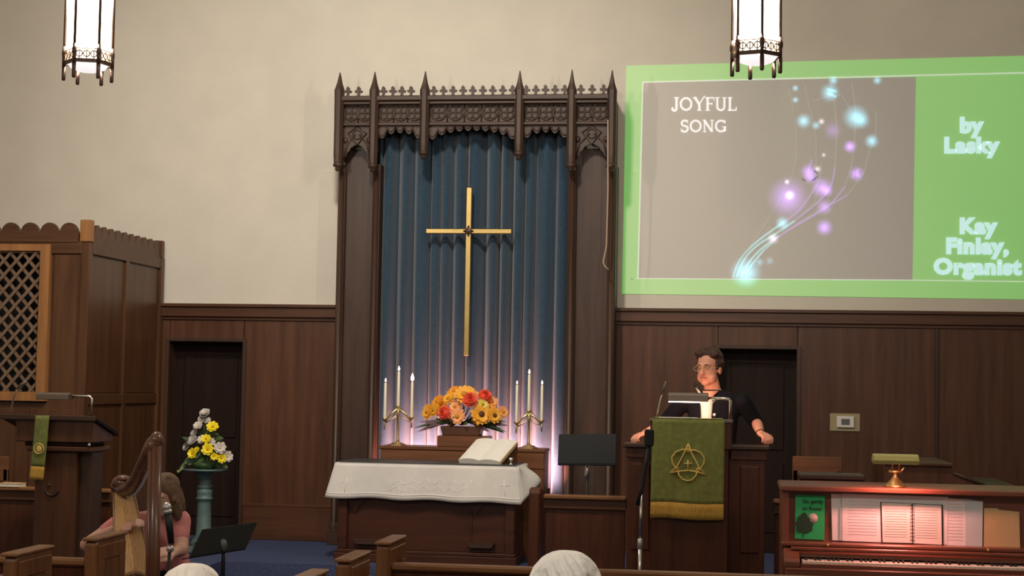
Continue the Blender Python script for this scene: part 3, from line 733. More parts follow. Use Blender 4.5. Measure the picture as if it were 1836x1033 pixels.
# open bible on a low stand
zt_ = tz+.018
BA = P(823, 829, 13.10); BB = P(896, 833, 13.02); BD = P(863, 793, 13.38)
e1 = (BB-BA); e2 = (BD-BA); e2 = e2 - e1*(e2.dot(e1)/e1.length_squared)*.55
nb = e1.cross(e2).normalized()
BK = T('open_bible', 'large open bible with gilt page edges propped on the communion table', 'book', (BA+e1*.5+e2*.5).to_2d().to_3d()+Vector((0, 0, zt_)))
bc = BA+e1*.5+e2*.5
BK.part('cover', MB().obox(bc-nb*.012, e1*.52, e2*.52, nb*.005), 'dark_cloth', bevel=.003)
def pageblock(s):
    def fn(u, v):
        a = u if s > 0 else -u
        h = .030*math.sin(math.pi*min(1, .15+u*.95))**.6 if u > 0 else .006
        return bc+e1*(.5*a)+e2*(v-.5)+nb*h*.9
    return MB().sheet(fn, 12, 4, 1, -nb*.0+(-nb*.004))
for s in (-1, 1):
    mb = MB(); n = 12; top = []; 
    for i in range(n+1):
        u = i/n; h = .012+.030*(math.sin(math.pi*(.12+u*.78))**.7)
        top.append((bc+e1*(.5*s*u), h))
    pts = [p-e2*.5+nb*h for p, h in top]+[p-e2*.5-nb*.006 for p, h in top[::-1]]
    mb.prism(pts, e2)
    pb = BK.part('page_block', mb, 'paper')
    if s > 0: BK.part('fore_edge', MB().obox(bc+e1*.51+nb*.010, e1*.012, e2*.495, nb*.014), 'paper_edge', pb)
BK.part('book_stand', MB().prism([BA-nb*.016+e1*.1, BD-nb*.016+e1*.1, Vector((BD.x+e1.x*.1, BD.y+.01, zt_)), Vector((BA.x+e1.x*.1, BA.y, zt_))], e1*.8), 'retable')
single('glass_cup', MB().lathe((P(916, 838, 13.05).x, 13.05, zt_), [(.018, 0), (.018, .004), (.006, .01), (.006, .02), (.016, .03), (.018, .055), (.015, .055), (.012, .03)], 12), 'mic_silver', 'tiny silver cup near the right end of the communion table', 'cup', (P(916, 838, 13.05).x, 13.05, zt_))

# ================================================================== RETABLE behind the table
rx0, rx1, ry0, ry1, rz = P(680, 799, 13.68).x, P(977.5, 806, 13.68).x, 13.68, 14.02, P(830, 802.5, 13.68).z
RT_ = T('retable', 'low reddish brown altar shelf behind the communion table carrying candlesticks and flowers', 'altar shelf', ((rx0+rx1)/2, 13.85, ZF))
RT_.part('body', MB().box(rx0+.01, ry0+.01, ZF, rx1-.01, ry1, rz-.03), 'retable', bevel=.004)
RT_.part('shelf_top', MB().box(rx0, ry0, rz-.03, rx1, ry1, rz), 'retable', bevel=.006)
RT_.part('moulding', MB().box(rx0+.003, ry0+.003, rz-.17, rx1-.003, ry0+.03, rz-.15), 'retable', bevel=.004)
gx0_, gx1_ = P(785, 782, 13.75).x, P(875, 783, 13.75).x; gz = P(830, 782, 13.75).z
RT_.part('raised_step', MB().box(gx0_, 13.72, rz, gx1_, 14.0, gz), 'retable', bevel=.006)

# ---- flower helpers
def petals(n, r, w, cup, layers=2, seed=0, droop=0):
    rnd = random.Random(seed); mb = MB()
    for L_ in range(layers):
        k = 1-.28*L_; lift = .12*L_*r
        for i in range(n):
            a = 2*math.pi*(i+.5*L_)/n+rnd.uniform(-.08, .08); rr_ = r*k*rnd.uniform(.92, 1.06)
            d = Vector((math.cos(a), math.sin(a), 0)); t = Vector((-d.y, d.x, 0)); z = Vector((0, 0, 1))
            p = [d*r*.16+z*lift, d*rr_*.55+t*w+z*(lift+cup*.6*r), d*rr_*.9+t*w*.75+z*(lift+cup*r-droop*r), d*rr_+z*(lift+cup*r*1.02-droop*r), d*rr_*.9-t*w*.75+z*(lift+cup*r-droop*r), d*rr_*.55-t*w+z*(lift+cup*.6*r)]
            mb.add(p, [(0, 1, 5), (1, 2, 4, 5), (2, 3, 4)], True)
            th = z*(-.0025); o = [q+th for q in p]
            mb.add(o, [(0, 5, 1), (5, 4, 2, 1), (4, 3, 2)], True)
    return mb
def ruffle(r, seed):
    rnd = random.Random(seed); mb = MB()
    for L_ in range(5):
        n = 9-L_; ph = .25+.3*L_
        for i in range(n):
            a = 2*math.pi*(i+.5*L_)/n; el = ph
            d = Vector((math.cos(a)*math.cos(el), math.sin(a)*math.cos(el), math.sin(el))); t = Vector((-math.sin(a), math.cos(a), 0)); u = d.cross(t)*-1
            q = rnd.uniform(.9, 1.05)
            p = [d*r*.2, d*r*.75*q+t*r*.3, d*r*q+t*r*.22, d*r*1.02*q, d*r*q-t*r*.22, d*r*.75*q-t*r*.3]
            mb.add(p, [(0, 1, 5), (1, 2, 4, 5), (2, 3, 4)], True)
    mb.ball((0, 0, r*.15), r*.62, n=8, m=6)
    return mb
def xf(mb, loc, direction, spin=0):
    q = Vector((0, 0, 1)).rotation_difference(Vector(direction).normalized()); rz_ = Matrix.Rotation(spin, 3, 'Z')
    for i, v in enumerate(mb.v): mb.v[i] = Vector(loc) + q @ (rz_ @ v)
    return mb
def leafmb(base, tip, w, droop=.1, normal=(0, -1, .4)):
    base = Vector(base); tip = Vector(tip); d = tip-base; L_ = d.length; n = Vector(normal).normalized(); t = d.cross(n).normalized()
    mb = MB(); vs = []
    prof = ((0, .1), (.25, .8), (.5, 1), (.75, .7), (1, .03))
    for k, ww in prof:
        c = base+d*k+Vector((0, 0, -droop*L_*k*k)); vs += [c-t*w*ww, c+n*w*.25*ww, c+t*w*ww]
    fs = []
    for i in range(4):
        a = 3*i; fs += [(a, a+1, a+4, a+3), (a+1, a+2, a+5, a+4)]
    o = len(vs); vs += [v-n*.002 for v in vs]; fs += [tuple(j+o for j in f[::-1]) for f in fs]
    return mb.add(vs, fs, True)

# altar flowers
fb = Vector((P(827, 770, 13.86).x, 13.86, gz))
FL = T('altar_flower_arrangement', 'low dome of orange, peach and coral flowers in a brown wooden planter', 'flowers', fb)
pa, pb_ = P(790, 781, 13.80).x, P(864, 781, 13.80).x; pz = P(830, 765, 13.80).z
FL.part('planter', MB().pxz([(pa+.02, gz), (pb_-.02, gz), (pb_, pz), (pa, pz)], 13.77, 13.95), 'oakx', bevel=.006, label='brown wooden planter box')
def fpx(u, v, Y): return P(740+u/5.738, 680+v/5.738, Y)
core = Vector((fb.x, 13.87, pz+.06))
flowers = [(160, 335, .065, 'amber', 'g', 13.85), (262, 235, .06, 'orange', 'g', 13.86), (225, 315, .062, 'amber', 'g', 13.82), (300, 300, .055, 'orange', 'g', 13.84), (372, 205, .06, 'amber', 'g', 13.85),
  (432, 130, .06, 'orange', 'g', 13.90), (530, 165, .085, 'amber', 'g', 13.80), (570, 130, .06, 'amber', 'g', 13.9), (440, 290, .058, 'peach', 'g', 13.80), (462, 385, .066, 'peach', 'g', 13.76),
  (702, 362, .088, 'amber', 'd', 13.76), (770, 300, .07, 'orange', 'g', 13.82), (838, 375, .062, 'amber', 'd', 13.79), (718, 262, .05, 'lime', 'g', 13.78), (680, 410, .06, 'orange', 'g', 13.80),
  (335, 352, .058, 'coral', 'r', 13.75), (588, 222, .064, 'coral', 'r', 13.75), (738, 188, .062, 'coral', 'r', 13.84), (925, 340, .05, 'peach', 'g', 13.88), (812, 235, .052, 'peach', 'g', 13.86),
  (640, 170, .045, 'peach', 'g', 13.9), (390, 420, .045, 'amber', 'g', 13.84), (800, 330, .05, 'amber', 'g', 13.86)]
for i, (u, v, r, c, kind, Y) in enumerate(flowers):
    r *= 1.14
    p = fpx(u, v, Y); d = (p-core).normalized()*.7+Vector((-.05, -.8, .1))
    if kind == 'r': FL.part('flower', xf(ruffle(r, i), p, d, i), c)
    else:
        f = FL.part('flower', xf(petals(13, r, r*.2, .16, 2, i), p, d, i), c)
        FL.part('flower_eye', xf(MB().lathe((0, 0, 0), [(r*.24, .0), (r*.25, r*.3), (r*.1, r*.36)], 10), p, d), 'seed' if kind == 'd' else 'gold_eye', f)
    FL.part('stem', MB().tube([p-d.normalized()*.005, (p+core)/2+Vector((0, .01, -.02)), core-Vector((0, 0, .05))], .004, 5), 'leaf')
rnd = random.Random(3)
for i in range(34):
    a = rnd.uniform(0, 2*math.pi); b = core+Vector((.16*math.cos(a), .06*math.sin(a), -.03))
    ln__ = rnd.uniform(.10, .19); tip = b+Vector((math.cos(a)*ln__*1.5, -abs(math.sin(a))*ln__*.6, rnd.uniform(-.05, .08)))
    FL.part('leaf', leafmb(b, tip, rnd.uniform(.012, .024), .15), rnd.choice(['leaf', 'leaf_red', 'leaf', 'leaf_red', 'leaf_light']))

# candelabra and candles
def candelabrum(side, label, pb, cups, Y, big=None):
    base = P(*pb, Y); base.z = rz
    t = T('candelabrum', label, 'candelabrum', base, 'brass candelabra on the altar shelf')
    cm = P(*cups[1], Y); x = (base.x+cm.x)/2
    t.part('base', MB().lathe(base, [(.085, 0), (.085, .008), (.06, .014), (.05, .022), (.02, .03)], 6, smooth=False), 'brass_pale')
    zj = cm.z-.05
    t.part('stem', MB().lathe(Vector((x, Y, 0)), [(.02, rz+.025), (.012, rz+.05), (.011, zj-.05), (.018, zj-.03), (.013, zj), (.012, cm.z)], 10), 'brass_pale')
    for q, (cx_, cy_) in enumerate(cups):
        c = P(cx_, cy_, Y)
        if q != 1:
            arm = t.part('arm', MB().tube([(x, Y-.004, zj+.03), ((x+c.x)/2, Y-.004, (zj+.03+c.z-.02)/2+.004), (c.x, Y-.004, c.z-.03)], [.014, .012, .009], 6).tube([(x, Y, zj-.02), ((x+c.x)/2, Y, (zj+c.z)/2-.045), (c.x, Y, c.z-.04)], .006, 6), 'brass_pale')
            t.part('drop', MB().lathe((c.x, Y, c.z), [(.003, -.10), (.009, -.08), (.006, -.05), (.008, -.02)], 8), 'brass_pale', arm)
        t.part('cup', MB().lathe((c.x, Y, c.z), [(.008, -.025), (.02, -.015), (.026, .0), (.022, .004), (.012, .004)], 10), 'brass_pale')
    return t
def candle(label, top, cup, Y, fl):
    c = P(*cup, Y); c.z += .003; tp = P(cup[0]+(top[0]-cup[0]), top[1], Y); h = tp.z-c.z
    t = T('candle', label, 'candle', c, 'lit taper candles on the altar')
    t.part('taper', MB().lathe(c, [(.0125, 0), (.0135, .01), (.0115, h-.006), (.008, h)], 10), 'wax')
    t.part('wick', MB().tube([c+Vector((0, 0, h)), c+Vector((0.001, 0, h+.012))], .0015, 5), 'wick')
    t.part('flame', MB().lathe(c+Vector((0, 0, h+.006)), [(.002, 0), (.008*fl, .008*fl), (.0095*fl, .016*fl), (.006*fl, .028*fl), (.001, .042*fl)], 10), 'flame')
YC = 13.83
candelabrum(0, 'three armed brass candelabrum left of the altar flowers', (713, 797), [(690, 750), (714, 728), (738, 748)], YC)
candelabrum(1, 'three armed brass candelabrum right of the altar flowers', (948, 804), [(926, 757), (948, 736), (971, 754)], YC)
for lb, top, cup, fl in (('outer left lit taper of the left candelabrum', (690, 686), (690, 750), .8), ('tall middle lit taper of the left candelabrum', (714, 666), (714, 728), 1), ('inner right lit taper of the left candelabrum with the biggest flame', (738, 685), (738, 748), 1.7),
       ('inner left lit taper of the right candelabrum', (926, 690), (926, 757), .7), ('tall middle lit taper of the right candelabrum', (948, 672), (948, 736), 1), ('outer right lit taper of the right candelabrum', (971, 691), (971, 754), .9)):
    candle(lb, top, cup, YC, fl)
# strip uplight standing on the floor behind the altar shelf
UL = T('curtain_uplight', 'pinkish strip light fixed behind the altar shelf and shining on the curtain', 'light', ((rx0+rx1)/2, 14.06, .7))
ux0, ux1 = rx0-.0, rx1+.0
UL.part('housing', MB().box(ux0, 14.02, .70, ux1, 14.08, .77), 'black')
UL.part('tube', MB().tube([(ux0+.02, 14.05, .785), (ux1-.02, 14.05, .785)], .016, 8), 'tube')
area_light('uplight', ((ux0+ux1)/2, 14.10, .83), ((ux0+ux1)/2, 14.42, 1.0), ux1-ux0, .05, 100, (1, .42, .37), 118)

# ================================================================== BLACK MUSIC STAND beside the altar screen
YM = 12.4
a, b, c_, d_ = P(1002, 779, YM), P(1105, 778, YM), P(1104, 832, YM-.06), P(1000, 831, YM-.06)
mm = P(1052, 832, YM)
MS = T('music_stand', 'black music stand with wide blank desk beside the altar screen', 'music stand', (mm.x, YM+.05, ZF))
MS.part('desk', MB().prism([a, b, c_, d_], (0, .008, 0)), 'black_cloth', bevel=.003)
MS.part('ledge', MB().prism([d_, c_, c_+Vector((0, .05, -.01)), d_+Vector((0, .05, -.01))], (0, 0, -.008)), 'black')
MS.part('pole', MB().tube([(mm.x, YM+.04, ZF+.02), (mm.x, YM+.04, mm.z+.1)], .011, 8), 'black')
MS.part('collar', MB().lathe((mm.x, YM+.04, P(1052, 846, YM).z), [(.016, -.05), (.018, -.03), (.018, .03), (.012, .05)], 8), 'chrome')
for k in range(3):
    an = k*2.094+.4; MS.part('foot', MB().tube([(mm.x, YM+.04, ZF+.12), (mm.x+.22*math.cos(an), YM+.04+.22*math.sin(an), ZF+.012)], .009, 6), 'black')

# ================================================================== CHOIR RAILS
def rail(label, x0, x1, Y, zt, post):
    t = T('choir_rail', label, 'railing', ((x0+x1)/2, Y, ZF))
    t.part('top_rail', MB().box(x0, Y-.05, zt-.03, x1, Y+.07, zt), 'pewx', bevel=.008)
    t.part('under_rail', MB().box(x0, Y-.02, zt-.10, x1, Y+.04, zt-.03), 'oakx', bevel=.004)
    n = max(1, round((x1-x0)/.7)); w = (x1-x0)/n
    for i in range(n): t.part('panel', MB().box(x0+w*i+.01, Y, ZF+.08, x0+w*(i+1)-.01, Y+.03, zt-.10), 'pulpit', bevel=.005)
    t.part('base_rail', MB().box(x0, Y-.02, ZF, x1, Y+.05, ZF+.08), 'oakx', bevel=.004)
    if post is not None:
        t.part('end_post', MB().pyz([(Y-.08, ZF), (Y+.35, ZF), (Y+.35, zt-.02), (Y+.05, zt+.045), (Y-.05, zt+.05), (Y-.08, zt+.02)], post-.04, post+.04), 'pulpit', bevel=.012)
YRa = 11.5
zr = P(1040, 888, YRa).z
rail('dark panelled choir rail between the communion table and the pulpit', P(975, 888, YRa).x, P(1124, 890, YRa).x, YRa, zr, P(961, 880, YRa).x)
rail('dark choir rail running behind the left lectern', P(-60, 872, YRa).x, P(201, 876, YRa).x, YRa, P(120, 875, YRa).z, None)
rail('choir rail glimpsed between pulpit and upright piano', P(1386, 897, 11.32).x, P(1432, 897, 11.32).x, 11.32, P(1390, 895, 11.32).z, None)
hp = P(22, 870, YRa)
HY = T('hymnal', 'pale hymn book lying on the choir rail left of the lectern', 'book', (hp.x, YRa, P(120, 875, YRa).z))
zz = HY.org.z
HY.part('page_block', MB().box(hp.x-.08, YRa-.05, zz+.004, hp.x+.08, YRa+.06, zz+.022), 'paper')
HY.part('cover', MB().box(hp.x-.083, YRa-.053, zz, hp.x+.083, YRa+.063, zz+.004).box(hp.x-.083, YRa-.053, zz+.022, hp.x+.083, YRa+.063, zz+.026), 'manila')

# ================================================================== PULPIT
YB = 10.95
q = lambda px, py, Y=YB: P(px, py, Y)
PU = T('pulpit', 'dark oak pulpit with wide side wings below the green hanging', 'pulpit', (q(1240, 800).x, 11.2, ZF))
bx0, bx1 = q(1166, 760).x, q(1312, 760).x; zd = q(1236, 752).z
YWg = 11.15
wl0, wl1, wr0, wr1 = P(1120, 800, YWg).x, bx0+.02, bx1-.02, P(1377, 803, YWg).x
zw = P(1345, 799, YWg).z
PU.part('front_body', MB().box(bx0+.02, YB+.03, ZF+.1, bx1-.02, YB+.33, zd-.06), 'pulpit', bevel=.006)
PU.part('base_step', MB().box(wl0-.05, YB-.02, ZF, wr1+.05, 12.1, ZF+.1), 'pulpit', bevel=.006)
PU.part('reading_desk', MB().pyz([(YB, zd-.20), (YB+.36, zd-.20), (YB+.36, zd-.11), (YB, zd)], bx0, bx1), 'pulpit', bevel=.006)
PU.part('desk_edge', MB().box(bx0-.008, YB-.012, zd-.02, bx1+.008, YB+.02, zd+.004), 'lamp_bronze', bevel=.004)
for x0, x1 in ((wl0, wl1), (wr0, wr1)):
    PU.part('wing_panel', MB().box(x0+.02, YWg, ZF+.1, x1-.0, YWg+.04, zw-.03).box(x0+.02, YWg+.04, ZF+.1, x0+.06, YWg+.42, zw-.03) if x0 == wl0 else MB().box(x0, YWg, ZF+.1, x1-.02, YWg+.04, zw-.03).box(x1-.06, YWg+.04, ZF+.1, x1-.02, YWg+.42, zw-.03), 'pulpit', bevel=.005)
    PU.part('wing_cap', MB().box(x0-.01, YWg-.04, zw-.03, x1+.01, YWg+.2, zw), 'oak_brownx', bevel=.006)
    PU.part('wing_apron', MB().box(x0+.01, YWg-.015, zw-.10, x1-.005, YWg+.01, zw-.03), 'pulpit', bevel=.005)
    m0 = (x0+x1)/2
    PU.part('raised_panel', MB().box(m0-.055, YWg-.012, .55, m0+.075, YWg+.005, zw-.14), 'pulpit', bevel=.008)
PU.part('sermon_notes', MB().obox((q(1215, 750).x, YB+.13, zd-.03), (.13, 0, 0), (0, .12, -.037), (0, .002, .006)), 'paper')
# green hanging
def hang(u, v):
    a, b, c2, d2 = q(1170, 750), q(1300, 753), q(1297, 933), q(1166, 928)
    p = a*(1-u)*(1-v)+b*u*(1-v)+c2*u*v+d2*(1-u)*v
    return (p.x, YB-.022-.006*math.sin(u*9+v*3)*v, p.z+.004*math.sin(u*7)*v)
PF = T('pulpit_hanging', 'large green pulpit hanging with gold trinity emblem and gold fringe', 'hanging', q(1234, 930)+Vector((0, -.02, 0)))
hg = PF.part('cloth', MB().sheet(lambda u, v: hang(u, v*.845), 26, 20, .004, (0, 1, 0)).box(bx0+.02, YB-.024, zd+.004, bx1-.06, YB+.10, zd+.008), 'green_cloth')
PF.part('fringe', MB().sheet(lambda u, v: Vector(hang(u, .842+v*.158))+Vector((0, -.003-.002*math.sin(u*260), 0)), 180, 3, .005, (0, 1, 0)), 'gold_fringe', label='gold fringe along the bottom hem')
def sym(u, v):    # emblem coordinates in the zoomed crop
    px, py = 1150+u/6.459, 780+v/6.456
    p = q(px, py); return Vector((p.x, YB-.030, p.z))
tri = [(545, 105), (337, 435), (740, 455)]
def pl(pts, r=.0055): return MB().tube([sym(*p) for p in pts], r, 5)
EM = PF.part('emblem', pl([(545, 100), (500, 205), (415, 365), (335, 435)]).tube([sym(*p) for p in [(545, 100), (580, 205), (670, 375), (738, 455)]], .0055, 5).tube([sym(*p) for p in [(335, 435), (440, 418), (545, 410), (640, 425), (738, 455)]], .0055, 5), 'gold_thread', hg, label='gold interlaced triangle and three circles')
PF.part('emblem_circle', pl([(540+0, 170), (470, 168), (400, 195), (355, 255), (360, 320), (395, 375), (430, 395)]), 'gold_thread', hg)
PF.part('emblem_circle', pl([(545, 175), (620, 175), (690, 205), (728, 265), (725, 330), (690, 385), (650, 400)]), 'gold_thread', hg)
PF.part('emblem_circle', pl([(430, 425), (435, 460), (475, 510), (530, 530), (590, 520), (635, 470), (642, 430)]), 'gold_thread', hg)
PF.part('emblem_cross', pl([(541, 285), (541, 405)]).tube([sym(492, 328), sym(592, 328)], .005, 5), 'gold_thread', hg)
for uv in ((545, 175), (412, 385), (660, 400)):
    PF.part('corner_stitch', MB().ring(sym(*uv), (1, 0, 0), (0, 0, 1), .012, .004, 8, 4).ball(sym(*uv), .006, n=6, m=4), 'gold_thread', hg)
# pulpit reading lamp
YLm = 11.02
LP = T('pulpit_reading_lamp', 'bronze strip reading lamp lit on top of the pulpit desk', 'lamp', (q(1309, 752, YLm).x, YLm, zd))
s0, s1 = P(1198, 706, YLm), P(1270, 713, YLm); sz0 = P(1232, 721, YLm).z; sz1 = P(1232, 704, YLm).z
LP.part('shade', MB().pyz([(YLm-.035, sz0+.004), (YLm-.03, sz1-.012), (YLm-.01, sz1), (YLm+.03, sz1), (YLm+.05, sz1-.02), (YLm+.055, sz0+.01)], s0.x, s1.x), 'lamp_bronze', bevel=.004)
LP.part('lit_tube', MB().tube([(s0.x+.004, YLm-.02, sz0+.002), (s1.x-.05, YLm-.02, sz0+.002)], .0055, 8), 'tube', label='glowing white tube below the shade')
pr, pt_ = P(1309, 752, YLm), P(1310, 716, YLm)
LP.part('arm', MB().tube([(s1.x-.02, YLm, pt_.z+.004), (pt_.x-.05, YLm, pt_.z+.004), (pt_.x-.012, YLm, pt_.z), (pt_.x, YLm, pt_.z-.014), (pr.x, YLm, zd-.02)], .010, 8), 'chrome')
LP.part('joint', MB().ball((s1.x+.04, YLm-.005, pt_.z-.012), .013, n=8, m=6), 'chrome')
area_light('pulpit_lamp_light', ((s0.x+s1.x)/2, YLm+.01, sz0-.012), ((s0.x+s1.x)/2+.05, YLm+.35, sz0-.30), s1.x-s0.x, .03, 5, (1, .56, .38), 170)
# gooseneck microphone on the pulpit
GN = T('gooseneck_microphone', 'thin gooseneck microphone rising at the left of the pulpit desk', 'microphone', q(1176, 752, YLm))
GN.part('gooseneck', MB().tube([P(*p, YLm) for p in ((1175, 752), (1179, 738), (1184, 716), (1189, 704))], .005, 6), 'chrome')
GN.part('microphone_head', MB().tube([P(*p, YLm) for p in ((1187, 708), (1191, 694), (1194, 683))], [.006, .008, .005], 8), 'lamp_bronze')
GN.part('base', MB().lathe(Vector((q(1175, 752, YLm).x, YLm, zd-.035)), [(.022, 0), (.022, .02), (.01, .03)], 10), 'black')
# microphone stand before the pulpit
YMS = 10.55
b0 = P(1147, 1030, YMS); b0.z = ZF
SM = T('microphone_stand', 'floor microphone stand with black clutch left of the green pulpit hanging', 'microphone stand', b0)
top_ = P(1152, 886, YMS)
SM.part('base', MB().lathe(b0, [(.13, 0), (.13, .015), (.05, .03), (.014, .045)], 16), 'black')
SM.part('outer_tube', MB().tube([b0+Vector((0, 0, .04)), Vector((b0.x, YMS, P(1147, 970, YMS).z))], .014, 8), 'chrome')
SM.part('inner_tube', MB().tube([Vector((b0.x, YMS, P(1147, 972, YMS).z)), Vector((b0.x+.004, YMS, top_.z))], .010, 8), 'chrome')
SM.part('clutch', MB().lathe((b0.x, YMS, P(1148, 974, YMS).z), [(.013, -.04), (.019, -.032), (.019, .02), (.013, .03)], 8), 'mic_silver')
bo = SM.part('boom', MB().tube([P(1143, 906, YMS), P(1150, 878, YMS), P(1157, 835, YMS), P(1165, 795, YMS)], [.016, .014, .015, .014], 8), 'black')
SM.part('clip', MB().obox(P(1164, 785, YMS), Vector((.03, 0, 0)), Vector((0, .03, 0)), Vector((.0, 0, .055))), 'black_cloth', bo, bevel=.008)

# ================================================================== LEFT LECTERN
YL = 10.75
l = lambda px, py, Y=YL: P(px, py, Y)
LC = T('lectern', 'dark oak lectern with sloping desk and green stole at far left', 'lectern', (l(100, 900).x, YL+.2, ZF))
lx0, lx1 = l(4, 748).x, l(168, 751).x; lz = l(90, 748).z; lzb = P(196, 778, YL+.42).z
LC.part('sloping_desk', MB().pyz([(YL-.03, lz-.012), (YL-.03, lz+.012), (YL+.42, lzb+.02), (YL+.42, lzb-.015)], lx0, lx1+.02), 'oak_dark', bevel=.004)
LC.part('desk_front_edge', MB().box(lx0-.01, YL-.045, lz-.02, lx1+.025, YL-.02, lz+.014), 'oak_brownx', bevel=.004)
ax0, ax1 = l(28, 775).x, l(166, 780).x
zb1 = l(100, 793).z
LC.part('desk_box', MB().pyz([(YL, zb1), (YL+.36, zb1), (YL+.36, lzb), (YL, lz-.012)], ax0, ax1), 'oak', bevel=.006)
LC.part('cove', MB().box(ax0+.06, YL+.02, zb1-.03, ax1-.05, YL+.34, zb1), 'oak_dark', bevel=.006)
px0_, px1_ = l(56, 880).x, l(153, 880).x
zb2 = l(100, 806).z
LC.part('moulding', MB().box(px0_-.05, YL+.0, zb2-.015, px1_+.03, YL+.36, zb1-.03), 'oakx', bevel=.008)
LC.part('shaft', MB().box(px0_, YL+.05, ZF+.16, px1_-.09, YL+.3, zb2-.015), 'oak', bevel=.006)
LC.part('shaft_wing', MB().box(px1_-.09, YL+.1, ZF+.16, px1_, YL+.3, zb2-.015), 'oak_lit', bevel=.006)
LC.part('ornament', MB().ring((l(88, 876).x, YL+.045, l(88, 878).z), (1, 0, 0), (0, 0, 1), .045, .009, 14, 5, math.pi, 2*math.pi).ball((l(83, 870).x, YL+.045, l(83, 871).z), .012, n=8, m=5), 'oak_lit')
LC.part('foot', MB().box(px0_-.06, YL-.01, ZF, px1_+.05, YL+.38, ZF+.1).box(px0_-.03, YL+.02, ZF+.1, px1_+.02, YL+.35, ZF+.16), 'oakx', bevel=.008)
LC.part('peg', MB().ball((l(160, 798).x, YL-.0, l(160, 798).z), .012, n=8, m=6), 'mic_silver')
ST = T('lectern_stole', 'narrow green stole with gold end hanging from the lectern', 'hanging', l(71, 858, YL-.06))
def stl(u, v):
    a, b, c2, d2 = l(69, 745), l(94, 745), l(83, 860), l(58.5, 858)
    p = a*(1-u)*(1-v)+b*u*(1-v)+c2*u*v+d2*(1-u)*v
    return (p.x, YL-.052+.004*math.sin(u*6+v*4), p.z)
sc_ = ST.part('cloth', MB().sheet(lambda u, v: stl(u, v*.8), 8, 14, .004, (0, 1, 0)), 'green_cloth')
ST.part('fringe', MB().sheet(lambda u, v: stl(u, .8+v*.2), 8, 4, .005, (0, 1, 0)), 'gold_fringe')
ec = Vector(stl(.52, .52))+Vector((0, -.006, 0))
ST.part('emblem', MB().ring(ec, (1, 0, 0), (0, 0, 1), .035, .005, 16, 5).ball(ec, .024, .004, .026, 10, 6), 'gold_thread', sc_)
LL = T('lectern_reading_lamp', 'unlit bronze strip lamp standing on the left lectern', 'lamp', (l(158, 750).x, YL+.05, lz))
a0, a1 = l(64, 706), l(121, 708); z0_, z1_ = l(90, 717).z, l(90, 704).z
LL.part('shade', MB().pyz([(YL-.0, z0_), (YL+.0, z1_-.01), (YL+.02, z1_), (YL+.06, z1_), (YL+.09, z0_+.01)], a0.x, a1.x), 'lamp_bronze', bevel=.004)
LL.part('arm', MB().tube([(a1.x-.02, YL+.04, l(140, 710).z), (l(157, 711).x, YL+.04, l(157, 711).z), (l(161, 714).x, YL+.04, l(161, 715).z), (l(157, 748).x, YL+.04, lz-.01)], .009, 8), 'chrome')
LG = T('lectern_gooseneck', 'dark gooseneck microphone at the left end of the lectern', 'microphone', l(19, 748))
LG.part('gooseneck', MB().tube([P(*p, YL+.03) for p in ((19, 750), (20, 735), (25, 712), (31, 697))], .006, 6), 'lamp_bronze')
LG.part('microphone_head', MB().tube([P(*p, YL+.03) for p in ((30, 698), (38, 690), (47, 684))], [.007, .011, .009], 8), 'lamp_bronze')

# ================================================================== TEAL FLOWER STAND
ps = P(368, 841, 13.3); zs_ = ps.z
FS = T('flower_pedestal', 'turned teal painted pedestal stand in front of the left door', 'pedestal', (ps.x, 13.3, ZF))
FS.part('plate', MB().lathe((ps.x, 13.3, zs_), [(.10, -.02), (.185, -.012), (.188, 0), (.0, .001)], 28), 'teal')
FS.part('column', MB().lathe((ps.x, 13.3, 0), [(.13, ZF+.06), (.10, ZF+.1), (.065, ZF+.14), (.058, zs_-.30), (.06, zs_-.262), (.072, zs_-.255), (.072, zs_-.243), (.058, zs_-.235), (.066, zs_-.21), (.066, zs_-.18), (.05, zs_-.165), (.066, zs_-.155), (.066, zs_-.145), (.05, zs_-.13), (.055, zs_-.07), (.075, zs_-.04), (.11, zs_-.018)], 24), 'teal')
FS.part('foot', MB().lathe((ps.x, 13.3, ZF), [(.18, 0), (.18, .025), (.15, .045), (.13, .06)], 24), 'teal')
W2 = T('pedestal_flower_arrangement', 'tall spray of yellow and white flowers with grey foliage on the teal pedestal', 'flowers', (ps.x, 13.3, zs_))
W2.part('bowl', MB().lathe((ps.x, 13.3, zs_), [(.07, 0), (.10, .02), (.115, .05), (.10, .055)], 16), 'leaf')
core2 = Vector((ps.x, 13.3, zs_+.09))
def g(u, v, Y): return P(300+u/4.307, 720+v/4.304, Y)
